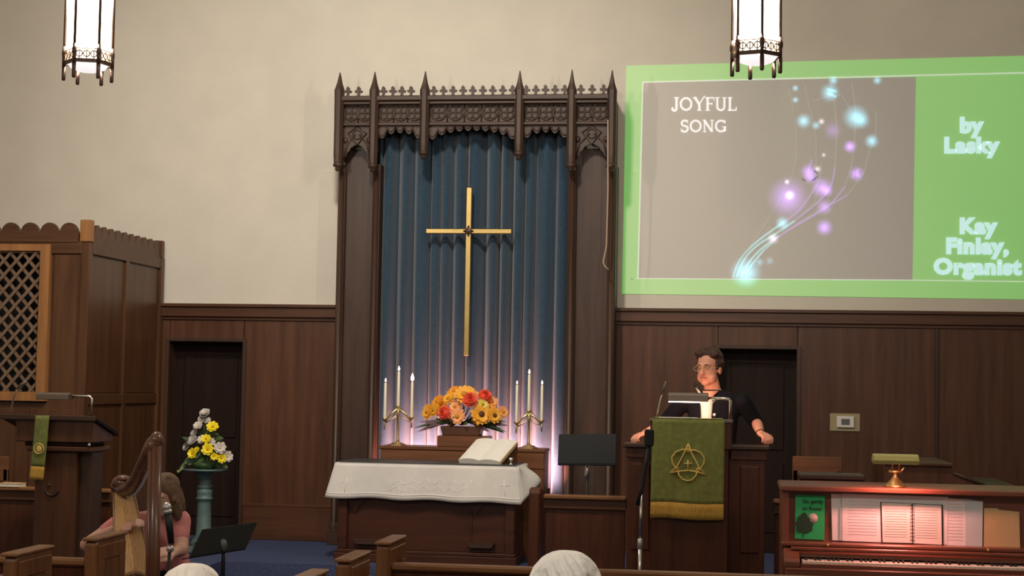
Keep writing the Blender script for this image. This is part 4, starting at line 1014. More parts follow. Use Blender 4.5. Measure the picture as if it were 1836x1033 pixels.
for i, (u, v, r, c, Y) in enumerate([(350, 200, .055, 'yellow', 13.22), (300, 292, .045, 'yellow', 13.2), (312, 372, .055, 'yellow', 13.16), (198, 402, .048, 'yellow', 13.2), (230, 375, .03, 'yellow', 13.25), (360, 425, .034, 'yellow', 13.17), (418, 440, .042, 'yellow', 13.2),
       (240, 190, .045, 'ivory', 13.25), (270, 300, .045, 'ivory', 13.24), (330, 318, .05, 'ivory', 13.24), (405, 360, .055, 'ivory', 13.2), (462, 425, .05, 'ivory', 13.24), (200, 300, .05, 'grey_spray', 13.26), (150, 350, .04, 'grey_spray', 13.28), (210, 245, .035, 'grey_spray', 13.28), (290, 95, .05, 'grey_spray', 13.3), (275, 140, .045, 'grey_spray', 13.3), (310, 150, .035, 'ivory', 13.3), (285, 85, .03, 'ivory', 13.26)]):
    p = g(u, v, Y); d = (p-core2).normalized()*.6+Vector((0, -.8, .1))
    f = W2.part('flower', xf(petals(8 if c != 'grey_spray' else 11, r, r*.32, .35, 2, i), p, d, i), c)
    W2.part('flower_eye', xf(MB().ball((0, 0, r*.22), r*.2, n=8, m=5), p, d), 'gold_eye' if c == 'yellow' else c, f)
    W2.part('stem', MB().tube([p, core2*.6+p*.4+Vector((0, .01, 0)), core2-Vector((0, 0, .06))], .0035, 5), 'leaf')
for i, (u0, v0, u1, v1, w) in enumerate([(230, 330, 112, 260, .022), (330, 290, 438, 270, .026), (330, 300, 440, 300, .02), (180, 430, 80, 540, .02), (200, 420, 120, 480, .025), (240, 440, 160, 480, .03), (280, 430, 230, 490, .035), (300, 440, 330, 500, .03), (360, 450, 410, 500, .03), (380, 470, 470, 500, .025), (260, 260, 300, 210, .02), (290, 240, 400, 240, .018), (180, 340, 130, 330, .02), (400, 330, 465, 345, .018), (310, 260, 330, 330, .03), (250, 380, 200, 440, .03), (350, 380, 420, 400, .03)]):
    W2.part('leaf', leafmb(g(u0, v0, 13.3), g(u1, v1, 13.22), w, .1), ['leaf', 'leaf_light'][i % 2])

# ================================================================== THERMOSTAT
ta, tb = P(1488, 741, YW), P(1542, 774, YW)
TH = T('thermostat', 'small white thermostat on a beige plate on the right wainscot', 'thermostat', ((ta.x+tb.x)/2, YW, tb.z))
TH.part('wall_plate', MB().box(ta.x, YW-.012, tb.z, tb.x, YW, ta.z), 'beige_plate', bevel=.004)
ta, tb = P(1500, 746, YW), P(1531, 767, YW)
bb = TH.part('body', MB().box(ta.x, YW-.035, tb.z, tb.x, YW-.012, ta.z), 'white_plastic', bevel=.004)
ta, tb = P(1508, 751, YW), P(1523, 762, YW)
TH.part('display', MB().box(ta.x, YW-.038, tb.z, tb.x, YW-.034, ta.z), 'lcd', bb)

M['chair'] = wood('chair_wood', (.10, .036, .012), (.20, .085, .035), 'x', .4)
# ================================================================== UPRIGHT PIANO
YPi = 9.22                      # face of the upper panel
n_ = lambda px, py, Y=YPi: P(px, py, Y)
pX0, pX1 = n_(1401, 900).x, n_(1401, 900).x+1.50
zT = P(1600, 876, 9.15).z; zL = n_(1480, 971).z
PI = T('upright_piano', 'reddish brown upright piano with open music on its desk', 'piano', ((pX0+pX1)/2, 9.4, 0))
PI.part('lid', MB().box(pX0-.012, 9.13, zT-.028, pX1+.012, 9.72, zT), 'piano', bevel=.006)
PI.part('upper_panel', MB().box(pX0+.02, YPi+.012, zL-.01, pX1-.02, YPi+.035, zT-.03), 'piano')
for x in (pX0, pX1-.04): PI.part('side', MB().box(x, 9.17, 0, x+.04, 9.70, zT-.028), 'piano_z', bevel=.004)
PI.part('back', MB().box(pX0+.04, 9.66, .05, pX1-.04, 9.69, zT-.03), 'piano_z')
PI.part('music_ledge', MB().box(pX0-.002, 9.11, zL-.022, pX1+.002, YPi+.03, zL), 'piano', bevel=.006)
zk = P(1500, 1008, 8.98).z
PI.part('fallboard', MB().prism([(pX0+.09, 9.10, zk+.01), (pX1-.09, 9.10, zk+.01), (pX1-.09, 9.13, zL-.024), (pX0+.09, 9.13, zL-.024)], (0, .02, 0)), 'piano')
PI.part('fallboard_edge', MB().box(pX0+.05, 9.075, (zk+zL)/2+.006, pX1-.05, 9.105, (zk+zL)/2+.022), 'piano', bevel=.004)
for px, py in ((1484, 988), (1772, 1001)):
    p = P(px, py, 9.09); PI.part('fallboard_knob', MB().ball((p.x, 9.085, (zk+zL)/2+.036), .011, n=8, m=6), 'brass')
PI.part('key_bed', MB().box(pX0+.02, 8.94, zk-.11, pX1-.02, 9.2, zk-.035), 'piano', bevel=.006)
PI.part('key_slip', MB().box(pX0+.10, 8.955, zk-.05, pX1-.10, 8.972, zk-.012), 'piano', bevel=.003)
for x0, x1 in ((pX0, pX0+.105), (pX1-.105, pX1)):
    PI.part('cheek_block', MB().pyz([(8.955, zk-.035), (9.12, zk-.035), (9.12, zL-.03), (9.06, zk+.035), (8.97, zk+.012), (8.955, zk)], x0+.01, x1-.01), 'piano', bevel=.006)
PI.part('lower_panel', MB().box(pX0+.03, 9.18, .10, pX1-.03, 9.2, zk-.10), 'piano_z', bevel=.004)
PI.part('toe_rail', MB().box(pX0+.02, 9.16, 0, pX1-.02, 9.22, .10), 'piano', bevel=.004)
for x in (pX0+.05, pX1-.05): PI.part('leg', MB().lathe((x, 9.0, 0), [(.03, 0), (.022, .05), (.03, .3), (.024, .5), (.036, zk-.13), (.036, zk-.11)], 10), 'piano_z')
kx0, kx1 = pX0+.108, pX1-.108; kw = (kx1-kx0)/52
wk = MB().box(-kw/2+.0006, 0, -.022, kw/2-.0006, .15, 0).mesh('white_key', M['ivory_key'], (0, 0, 0), .0012)
bkm = MB().pyz([(.05, 0), (.15, 0), (.15, .012), (.056, .011)], -.0055, .0055).mesh('black_key', M['ebony'], (0, 0, 0))
for i in range(52):
    mk('white_key', wk, PI.o, Vector((kx0+kw*(i+.5), 8.975, zk))-PI.org)
    if (i % 7) not in (1, 4) and i < 51: mk('black_key', bkm, PI.o, Vector((kx0+kw*(i+1), 8.975, zk))-PI.org)
for k in range(3): PI.part('pedal', MB().tube([(pX0+.68+.07*k, 9.16, .05), (pX0+.68+.07*k, 9.05, .045)], [.01, .016], 8), 'brass')
# ---- music on the desk
def sheetbox(px0, py0, px1, py1, Y, slope=.0): return [n_(px0, py0, Y), n_(px1, py0+(px1-px0)*.03, Y), n_(px1, py1+(px1-px0)*.03, Y), n_(px0, py1, Y)]
def booklet(name, label, cat_, quads, org, mats, th=.006):
    t = T(name, label, cat_, org); out = []
    for nm, qd, mt, y in quads:
        out.append(t.part(nm, MB().prism([Vector((p.x, y, p.z)) for p in qd], (0, th, 0)), mt, bevel=.001))
    return t, out
def lean(q, y): return q
def rest(p): return Vector((p.x, p.y, zL))
qd = [n_(1426, 887), n_(1479, 889), n_(1478, 968.5), n_(1425, 966)]
GB, o = booklet('green_songbook', 'bright green songbook with tree and moon cover at the left of the piano desk', 'book', [('cover', qd, 'green_book', YPi-.004)], rest(n_(1452, 968)), None, .012)
def gbp(u, v, dy=-.007): p = n_(1410+u/6.338, 870+v/6.337); return Vector((p.x, YPi+dy, p.z))
GB.part('moon', MB().lathe(gbp(300, 375), [(.027, 0), (.027, .0015)], 20, axis=(0, -1, 0)), 'ivory', o[0])
tr = MB()
for u, v, r in ((200, 345, 6), (160, 385, 6.5), (230, 395, 6.5), (140, 440, 7), (200, 440, 9), (260, 450, 7), (150, 500, 6.5), (215, 500, 8), (265, 500, 5)):
    tr.lathe(gbp(u, v, -.0085-.0001*len(tr.v)/14), [(r/313*.95, 0), (r/313*.95, .001)], 7, axis=(0, -1, 0), smooth=False)
tr.prism([gbp(186, 470, -.009), gbp(198, 470, -.009), gbp(196, 595, -.009), gbp(184, 595, -.009)], (0, .001, 0))
GB.part('tree_print', tr, 'ink_dark', o[0])
for body, u, v in (('Go gently', 300, 205), ('to flower', 295, 285)):
    p = gbp(u, v, -.008); text_mesh('cover_text', body, .030, 'ink_dark', o[0], p-GB.org, .0005, .0005, 'CENTER', .95)
# wide open sheets
def lines(t, parent, px0, px1, py0, py1, n, Y, every=1):
    mb = MB()
    for i in range(n):
        y = py0+(py1-py0)*i/(n-1)
        a, b = n_(px0, y, Y), n_(px1, y+(px1-px0)*.03, Y)
        mb.box(a.x, Y-.0008, a.z-.0007, b.x, Y, a.z+.0007)
    t.part('printed_staves', mb, 'ink', parent)
t, o = booklet('sheet_music', 'wide white open sheet music left of the spiral book on the piano', 'sheet music',
   [('page', [n_(1490, 885), n_(1509, 886), n_(1510, 970), n_(1492, 969)], 'white_paper', YPi-.002), ('page', [n_(1509, 885), n_(1700, 891), n_(1698, 977), n_(1510, 970)], 'white_paper', YPi-.008)], rest(n_(1590, 972)), None, .004)
lines(t, o[1], 1520, 1572, 899, 958, 12, YPi-.0085)
t.part('fold', MB().box(n_(1508, 900).x-.004, YPi-.012, n_(1508, 968).z, n_(1508, 900).x+.0, YPi-.003, n_(1508, 895).z), 'blue_shadow_paper', o[0])  # the crease's shade is in the strip's colour
t, o = booklet('spiral_music_book', 'open spiral bound music book in the middle of the piano desk', 'music book',
   [('page', [n_(1580, 901), n_(1634, 903), n_(1635, 973.5), n_(1582, 972)], 'paper', YPi-.022), ('page', [n_(1636, 903.5), n_(1687, 906), n_(1688, 976.5), n_(1637, 974)], 'paper', YPi-.022)], rest(n_(1634, 975)), None, .010)
for k in (0, 1): lines(t, o[k], 1586+k*56, 1626+k*55, 912+k*2, 962+k*2, 12, YPi-.0225)
for i in range(11):
    p = n_(1635, 905+i*6.3); t.part('spiral_ring', MB().ring((p.x, YPi-.022, p.z), (1, 0, 0), (0, 1, 0), .011, .0018, 10, 4), 'bronze')
t.part('back_cover', MB().prism([Vector((p.x, YPi-.012, p.z)) for p in (n_(1578, 900), n_(1690, 905), n_(1691, 977), n_(1580, 972.5))], (0, .003, 0)), 'bronze')
t, o = booklet('hymn_book', 'thick white open book leaning right of the spiral book on the piano', 'book',
   [('page', [n_(1692, 893), n_(1730, 895), n_(1730, 979), n_(1694, 977.5)], 'white_paper', YPi-.006), ('page', [n_(1730, 894), n_(1762, 899), n_(1761, 980.5), n_(1730, 979)], 'blue_shadow_paper', YPi-.010)], rest(n_(1728, 979)), None, .008)  # second page carries its shade in the colour
lines(t, o[0], 1698, 1726, 904, 968, 12, YPi-.0065)
t, o = booklet('manila_folder', 'tan manila folder at the right of the piano music desk', 'folder',
   [('back_leaf', [n_(1764, 911), n_(1788, 911.5), n_(1791, 914), n_(1828, 918), n_(1829, 983), n_(1763, 980)], 'manila', YPi-.002), ('front_leaf', [n_(1764, 914), n_(1822, 917.5), n_(1827, 923), n_(1829, 983), n_(1763, 980)], 'manila', YPi-.006)], rest(n_(1796, 982)), None, .003)
# ---- piano lamp
YA = 9.30
lb = P(1605, 876, YA); lb.z = zT
PL = T('piano_lamp', 'gold piano lamp with flat shade glowing on the upright piano', 'lamp', lb)
PL.part('base', MB().lathe(lb, [(.062, 0), (.062, .008), (.05, .016), (.022, .045), (.012, .06), (.010, .085)], 18), 'brass')
zc1 = P(1605, 846, YA).z
PL.part('crosspiece', MB().tube([(lb.x-.035, YA, zc1), (lb.x+.035, YA, zc1)], .008, 8).tube([(lb.x+.03, YA, zc1), (lb.x+.05, YA, zc1+.025)], .005, 6).tube([(lb.x, YA, zT+.08), (lb.x, YA, zc1)], .008, 8), 'brass')
YA2 = YA-.16
sh0, sh1 = P(1565, 822, YA2-.14), P(1645, 824, YA2-.14); shz1, shz0 = P(1605, 814, YA2-.14).z, P(1605, 832, YA2-.14).z
for dx in (-.018, .02): PL.part('post', MB().tube([(lb.x+dx, YA, zc1), (lb.x+dx, YA-.06, shz0+.02), (lb.x+dx, YA2-.1, shz0+.035)], .005, 6), 'brass')
prof = [(YA2+a_, b_) for a_, b_ in ((-.20, shz0), (-.205, shz0+.02), (-.19, shz1-.01), (-.15, shz1), (-.10, shz1-.01), (-.07, shz0+.015), (-.075, shz0+.012), (-.105, shz1-.016), (-.15, shz1-.007), (-.185, shz1-.015), (-.197, shz0+.02), (-.194, shz0))]
sd = PL.part('shade', MB().pyz(prof, sh0.x, sh1.x), 'lamp_gold')
PL.part('shade_end', MB().pyz(prof[:6], sh0.x-.002, sh0.x+.002).pyz(prof[:6], sh1.x-.002, sh1.x+.002), 'lamp_gold', sd)
PL.part('switch_knob', MB().tube([(sh1.x, YA2-.13, shz0+.02), (sh1.x+.02, YA2-.13, shz0+.02)], [.004, .008], 8), 'brass', sd)
PL.part('bulb', MB().tube([(sh0.x+.03, YA2-.13, shz0+.03), (sh1.x-.03, YA2-.13, shz0+.03)], .011, 8), 'tube', sd)
area_light('piano_lamp_light', (lb.x, YA2-.135, shz0+.008), (lb.x, YPi-.02, zL+.12), sh1.x-sh0.x-.04, .05, 5, (1, .29, .25), 160)

# ================================================================== CHAIRS, CABINET AND ORGAN BEHIND THE PIANO
def chair(label, cxp, Y, ztop, w, px=None):
    t = T('wooden_chair', label, 'chair', (cxp, Y, ZF)); zs = ZF+.46
    t.part('seat', MB().box(cxp-w/2, Y-.40, zs-.04, cxp+w/2, Y, zs), 'honeyx', bevel=.008)
    t.part('backrest', MB().box(cxp-w/2, Y, ztop-.20, cxp+w/2, Y+.03, ztop), 'chair', bevel=.008)
    t.part('back_slat', MB().box(cxp-w/2+.06, Y+.004, zs+.1, cxp+w/2-.06, Y+.024, zs+.2), 'retable')
    for sx in (-1, 1):
        t.part('back_post', MB().box(cxp+sx*(w/2-.02)-.02, Y, ZF, cxp+sx*(w/2-.02)+.02, Y+.035, ztop-.1), 'retable', bevel=.004)
        t.part('leg', MB().box(cxp+sx*(w/2-.03)-.02, Y-.39, ZF, cxp+sx*(w/2-.03)+.02, Y-.35, zs-.04), 'retable', bevel=.004)
    return t
YCh = 11.9
a, b = P(1421, 818, YCh), P(1511, 820, YCh)
chair('plain brown wooden chair back showing above the left end of the piano', (a.x+b.x)/2, YCh, a.z, b.x-a.x)
a, b = P(-60, 817, 12.2), P(15, 818, 12.2)
chair('wooden chair at the left edge in front of the lattice grille', (a.x+b.x)/2, 12.2, a.z, b.x-a.x)
YCb = 10.5
a, b = P(1432, 851, YCb), P(1552, 853, YCb)
CB = T('low_music_cabinet', 'low dark music cabinet with flat lid just behind the piano', 'cabinet', ((a.x+b.x)/2, YCb+.15, ZF))
CB.part('body', MB().box(a.x+.01, YCb+.02, ZF, b.x-.01, YCb+.36, a.z-.03), 'pulpit', bevel=.005)
CB.part('lid', MB().box(a.x, YCb, a.z-.03, b.x, YCb+.38, a.z), 'oak_brownx', bevel=.006)
CB.part('shelf_front', MB().box(a.x+.03, YCb+.008, a.z-.40, b.x-.03, YCb+.02, a.z-.08), 'oak', bevel=.004)
YO = 11.5
OC = T('organ_console', 'dark organ console with sloping side behind the piano lamp', 'organ', (P(1690, 900, YO).x, YO+.4, ZF))
prf = [(1585, 834), (1707, 837), (1709, 848), (1766, 871), (1822, 872), (1824, 878), (1766, 880), (1700, 1000), (1585, 1000)]
pp = [P(x, y, YO) for x, y in prf]
for p in pp[-2:]: p.z = ZF
for nm, y in (('side_board', YO), ('side_board', YO+1.0)):
    OC.part(nm, MB().prism([Vector((p.x, y, p.z)) for p in pp], (0, .04, 0)), 'oak', bevel=.003)
OC.part('slope_moulding', MB().tube([Vector((p.x, YO-.005, p.z)) for p in (pp[2], pp[3])], .012, 6), 'oak_lit')
OC.part('top_board', MB().box(pp[0].x, YO-.03, pp[0].z-.0, pp[1].x+.01, YO+1.06, pp[0].z+.02), 'oakx', bevel=.004)
OC.part('key_shelf', MB().box(P(1697, 873, YO).x, YO-.02, pp[4].z-.03, pp[4].x+.01, YO+1.05, pp[4].z), 'oak_brownx', bevel=.004)
OC.part('back_board', MB().box(pp[0].x, YO+.04, ZF, pp[0].x+.03, YO+1.0, pp[0].z), 'oak')
for k in range(0):
    OC.part('manual', MB().box(P(1700, 873, YO).x+.14*k, YO+.12, pp[4].z+.01+.05*(1-k), P(1700, 873, YO).x+.13+.14*k, YO+.92, pp[4].z+.03+.05*(1-k)), 'ivory_key')

# ================================================================== PEWS
def pew_end(t, x, yn, yf, outer):
    """pew end: the near edge at yn, the far edge at yf, 6 cm thick, framed inset panel on the outer face"""
    zt = .92
    prof = [(yn, 0), (yf+.22, 0), (yf+.22, .50), (yf+.05, .62), (yf, .70), (yf, zt), (yn+.03, zt), (yn, zt-.02)]
    o = t.part('pew_end', MB().pyz(prof, x-.03, x+.03), 'pew', bevel=.008)
    t.part('end_cap', MB().box(x-.038, yn-.012, zt-.008, x+.038, yf+.01, zt+.008), 'pewx', o, bevel=.005)
    for s in (-1, 1):
        xf_ = x+s*.03
        fr = MB()
        for a, b, c, d in ((yn+.02, zt-.10, yf-.01, zt-.03), (yn+.02, .12, yn+.09, zt-.10), (yf-.08, .12, yf-.01, zt-.10), (yn+.02, .05, yf+.18, .12)):
            fr.box(xf_-.006, a, b, xf_+.006, c, d)
        t.part('end_frame', fr, 'pew', o, bevel=.003)
def pew(label, x0, x1, yn, ends=(1, 1), shell=None):
    yf = yn+.36
    t = T('pew', label, 'pew', ((x0+x1)/2, yn+.3, 0), 'oak pews')
    if ends[0]: pew_end(t, x0, yn, yf, -1)
    if ends[1]: pew_end(t, x1, yn, yf, 1)
    a, b = x0+.03, x1-.03
    t.part('back', MB().prism([(a, yn+.06, .30), (a, yn+.14, .30), (a, yn+.085, .80), (a, yn+.055, .80)], (b-a, 0, 0)), 'pulpit')
    t.part('top_rail', MB().box(a, yn+.03, .79, b, yn+.11, .825), 'pewx', bevel=.010)
    t.part('seat', MB().box(a, yn+.10, .42, b, yn+.56, .455), 'pew', bevel=.008)
    t.part('book_rack', MB().box(a+.1, yn-.04, .56, b-.1, yn+.055, .575).box(a+.1, yn-.045, .56, b-.1, yn-.035, .63), 'pew')
    return t
RXa, RXb = -1.65, 2.6
LXa, LXb = -6.6, -2.98
pew('front oak pew of the right block behind the communion table', RXa, RXb, 7.42)
pew('second oak pew of the right block with slanting lit end cap', RXa, RXb, 6.66)
pew('third oak pew of the right block just entering at the bottom edge', RXa, RXb, 5.92)
pew('oak pew holding the white haired listeners at the bottom edge', RXa-.25, RXb, 3.55)
pew('front oak pew of the left block before the harpist', LXa, LXb, 7.17)
pew('second oak pew of the left block at bottom left corner', LXa, LXb-.06, 6.46)

# ================================================================== PENDANT LANTERNS
def lantern(label, c, rot, watts=LANTERN_WATTS):
    Rr = .15; h = .95
    t = T('pendant_lantern', label, 'pendant lamp', c, 'gothic pendant lanterns')
    c = Vector(c)
    V = [Vector((Rr*math.sin(rot+math.radians(60*k)), -Rr*math.cos(rot+math.radians(60*k)), 0)) for k in range(6)]
    for k in range(6):
        a, b = V[k], V[(k+1) % 6]; m = (a+b)/2; nrm = m.normalized(); ed = (b-a).normalized()
        ai, bi = a*.93, b*.93
        z0, z1 = .10, h
        t.part('glass_pane', MB().prism([c+ai+Vector((0, 0, z0)), c+bi+Vector((0, 0, z0)), c+bi+Vector((0, 0, z1)), c+ai+Vector((0, 0, z1))], -nrm*.006), 'lantern_glass')
        t.part('corner_bar', MB().tube([c+a+Vector((0, 0, .02)), c+a+Vector((0, 0, .16))], .013, 6).tube([c+a+Vector((0, 0, .16)), c+a*.99+Vector((0, 0, h))], .0095, 6).ball(c+a+Vector((0, 0, .115)), .017, .017, .035, 8, 6), 'bronze')
        # pierced gallery round the foot of the lantern
        gal = t.part('gallery_band', MB().obox(c+m*.99+Vector((0, 0, .055)), ed*Rr*.5, nrm*.006, Vector((0, 0, .012))), 'bronze')
        g_ = MB()
        for q_ in range(3):
            p = c+m*.985+ed*Rr*(-.3+.3*q_)+Vector((0, 0, .098))
            g_.ring(p, ed, (0, 0, 1), .02, .005, 10, 4)
            g_.tube([p+Vector((0, 0, -.03)), p+Vector((0, 0, .035))], .004, 4)
        g_.tube([c+m*.985-ed*Rr*.48+Vector((0, 0, .132)), c+m*.985+ed*Rr*.48+Vector((0, 0, .132))], .004, 4)
        t.part('gallery_tracery', g_, 'gallery', gal)
        t.part('foot_drop', MB().lathe(c+a+Vector((0, 0, 0)), [(.009, -.06), (.013, -.052), (.013, .03)], 8), 'bronze')
        t.part('top_band', MB().obox(c+m*.99+Vector((0, 0, h)), ed*Rr*.5, nrm*.006, Vector((0, 0, .03))), 'bronze')
    t.part('base_glass', MB().lathe(c+Vector((0, 0, .03)), [(.02, -.028), (.07, -.022), (.11, -.005), (.128, .02), (.125, .026), (.01, .026)], 24), 'lantern_base_glass')
    pl_ = D.lights.new('lantern_bulb', 'POINT'); pl_.energy = watts; pl_.color = (1, .92, .80); pl_.shadow_soft_size = .06
    po = D.objects.new('lantern_bulb', pl_); COL.objects.link(po); po.location = c+Vector((0, 0, .5))
    t.part('roof', MB().lathe(c+Vector((0, 0, h)), [(.155, .02), (.15, .05), (.09, .13), (.03, .18), (.015, .24)], 6, smooth=False), 'bronze')
    t.part('chain', MB().tube([c+Vector((0, 0, h+.22)), Vector((c.x, c.y, ZC-.05))], .009, 6), 'bronze')
    t.part('ceiling_rose', MB().lathe((c.x, c.y, ZC), [(.02, -.09), (.08, -.03), (.09, -.001)], 14), 'bronze')
    return t
LY = 9.75
la, lb2 = P(157.5, 130, LY), P(1355.5, 117, LY)
lantern('lit gothic pendant lantern hanging at the upper left', (la.x, LY, la.z), math.radians(-12))
lantern('lit gothic pendant lantern hanging in front of the projected slide', (lb2.x, LY, lb2.z), math.radians(-47), 350)
lantern('added gothic pendant lantern, out of view, over the left pews', (la.x, 2.6, 3.72), math.radians(-35))  # this lantern and the next are added out of view for more light
lantern('added gothic pendant lantern, out of view, over the right pews', (lb2.x, 2.6, 3.72), math.radians(-35), 430)

SPT = T('added_spotlight', 'added black spotlight, out of view, hanging from the ceiling and aimed at the altar wall', 'spotlight', (SPOT_AT.x, SPOT_AT.y, ZC))  # housing made up to carry the added, unseen spot
sd_ = (SPOT_TO-SPOT_AT).normalized()
SPT.part('housing', MB().lathe(SPOT_AT-sd_*.02, [(.05, -.26), (.10, -.24), (.14, -.06), (.15, 0), (.135, 0), (.12, -.05), (.03, -.06)], 18, axis=sd_), 'black')
SPT.part('bracket', MB().tube([SPOT_AT-sd_*.15, Vector((SPOT_AT.x, SPOT_AT.y, ZC-.01))], .015, 8), 'black')

# ================================================================== PEOPLE
def basis(fwd, up=(0, 0, 1)):
    f = Vector(fwd).normalized(); r = f.cross(Vector(up)).normalized(); u = r.cross(f)
    return Matrix((r, f, u)).transposed()      # columns: right, forward, up
def head_mesh(mb, c, Bm, s=1.0):
    def q(x, y, z): return Vector(c)+Bm @ (Vector((x, y, z))*s)
    mb.ball(q(0, -.012, .03), .076*s, .097*s, .092*s, 18, 12, Bm)        # skull
    mb.ball(q(0, .022, -.035), .062*s, .066*s, .085*s, 16, 10, Bm)       # face
    mb.ball(q(0, .052, -.098), .034*s, .032*s, .024*s, 12, 8, Bm)        # chin
    mb.ball(q(-.042, .03, -.065), .026*s, .04*s, .04*s, 10, 8, Bm); mb.ball(q(.042, .03, -.065), .026*s, .04*s, .04*s, 10, 8, Bm)
    mb.limb([q(0, .088, -.0), q(0, .108, -.036)], [.010*s, .015*s], 8)  # nose
    mb.ball(q(-.011, .098, -.042), .009*s, n=8, m=6); mb.ball(q(.011, .098, -.042), .009*s, n=8, m=6)
    mb.ball(q(0, .082, -.068), .022*s, .012*s, .010*s, 10, 6, Bm)        # mouth
    mb.limb([q(-.045, .078, .018), q(0, .088, .014), q(.045, .078, .018)], [.010*s]*3, 8)   # brow
    for sx in (-1, 1): mb.ball(q(sx*.078, -.01, -.015), .012*s, .022*s, .034*s, 8, 8, Bm)  # ears
def face(t, body, c, Bm, s, skin_hair, glasses=False):
    def q(x, y, z): return Vector(c)+Bm @ (Vector((x, y, z))*s)
    for sx in (-1, 1):
        e = t.part('eye', MB().ball(q(sx*.031, .079, -.003), .011*s, .008*s, .007*s, 10, 6, Bm), 'ivory', body)
        t.part('eyebrow', MB().tube([q(sx*.014, .093, .017), q(sx*.032, .091, .023), q(sx*.05, .078, .017)], .0035*s, 5), skin_hair, body)
        t.part('iris', MB().ball(q(sx*.031, .085, -.003), .005*s, .004*s, .005*s, 8, 6, Bm), 'seed', body)
    t.part('lips', MB().tube([q(-.024, .085, -.069), q(-.008, .096, -.066), q(.008, .096, -.066), q(.024, .085, -.069)], [.002*s, .0055*s, .0055*s, .002*s], 6), 'lips', body)
    if glasses:
        gl = MB()
        for sx in (-1, 1):
            gl.ring(q(sx*.034, .102, -.004), Bm @ Vector((1.25, 0, 0)), Bm @ Vector((0, 0, .8)), .022*s, .0012*s, 16, 4)
            gl.tube([q(sx*.062, .098, .0), q(sx*.082, .04, .002), q(sx*.084, -.02, .0)], .0018*s, 4)
        gl.tube([q(-.008, .106, .0), q(.008, .106, .0)], .0018*s, 4)
        t.part('glasses', gl, 'lamp_gold', body, label='thin wire rimmed glasses')
def hand(mb, w, d, n, side, curl=.5, s=1.0, spread=.16):
    """palm and five fingers: w wrist, d direction of the hand, n back of the hand, side = +1 thumb towards d x n"""
    w = Vector(w); d = Vector(d).normalized(); n = Vector(n); n = (n-d*n.dot(d)).normalized(); t = d.cross(n)*side
    for k in (-.027, -.009, .009, .027): mb.limb([w+t*k*.6*s, w+d*.045*s+t*k*s, w+d*.085*s+t*k*s], [.016*s, .0145*s, .012*s], 8)
    for k, L_ in ((.030, .068), (.010, .078), (-.010, .072), (-.029, .056)):
        p = w+d*.085*s+t*k*s; a = 0; pts = [p]; dd = (d+t*k*spread*20*.3).normalized()
        for seg, f in enumerate((.45, .32, .23)):
            a += curl*(.55+.35*seg)
            p = p+(dd*math.cos(a)-n*math.sin(a))*L_*f*s; pts.append(p)
        mb.limb(pts, [.0105*s, .0098*s, .009*s, .0078*s], 8)
    p = w+d*.025*s+t*.028*s
    mb.limb([p, p+(d*.6+t*.8-n*.2)*.032*s, p+(d*.6+t*.8-n*.2)*.032*s+(d*.95+t*.15-n*.35*curl)*.03*s, p+(d*.6+t*.8-n*.2)*.032*s+(d*.95-t*.1-n*.7*curl)*.055*s], [.015*s, .013*s, .0115*s, .0095*s], 8)
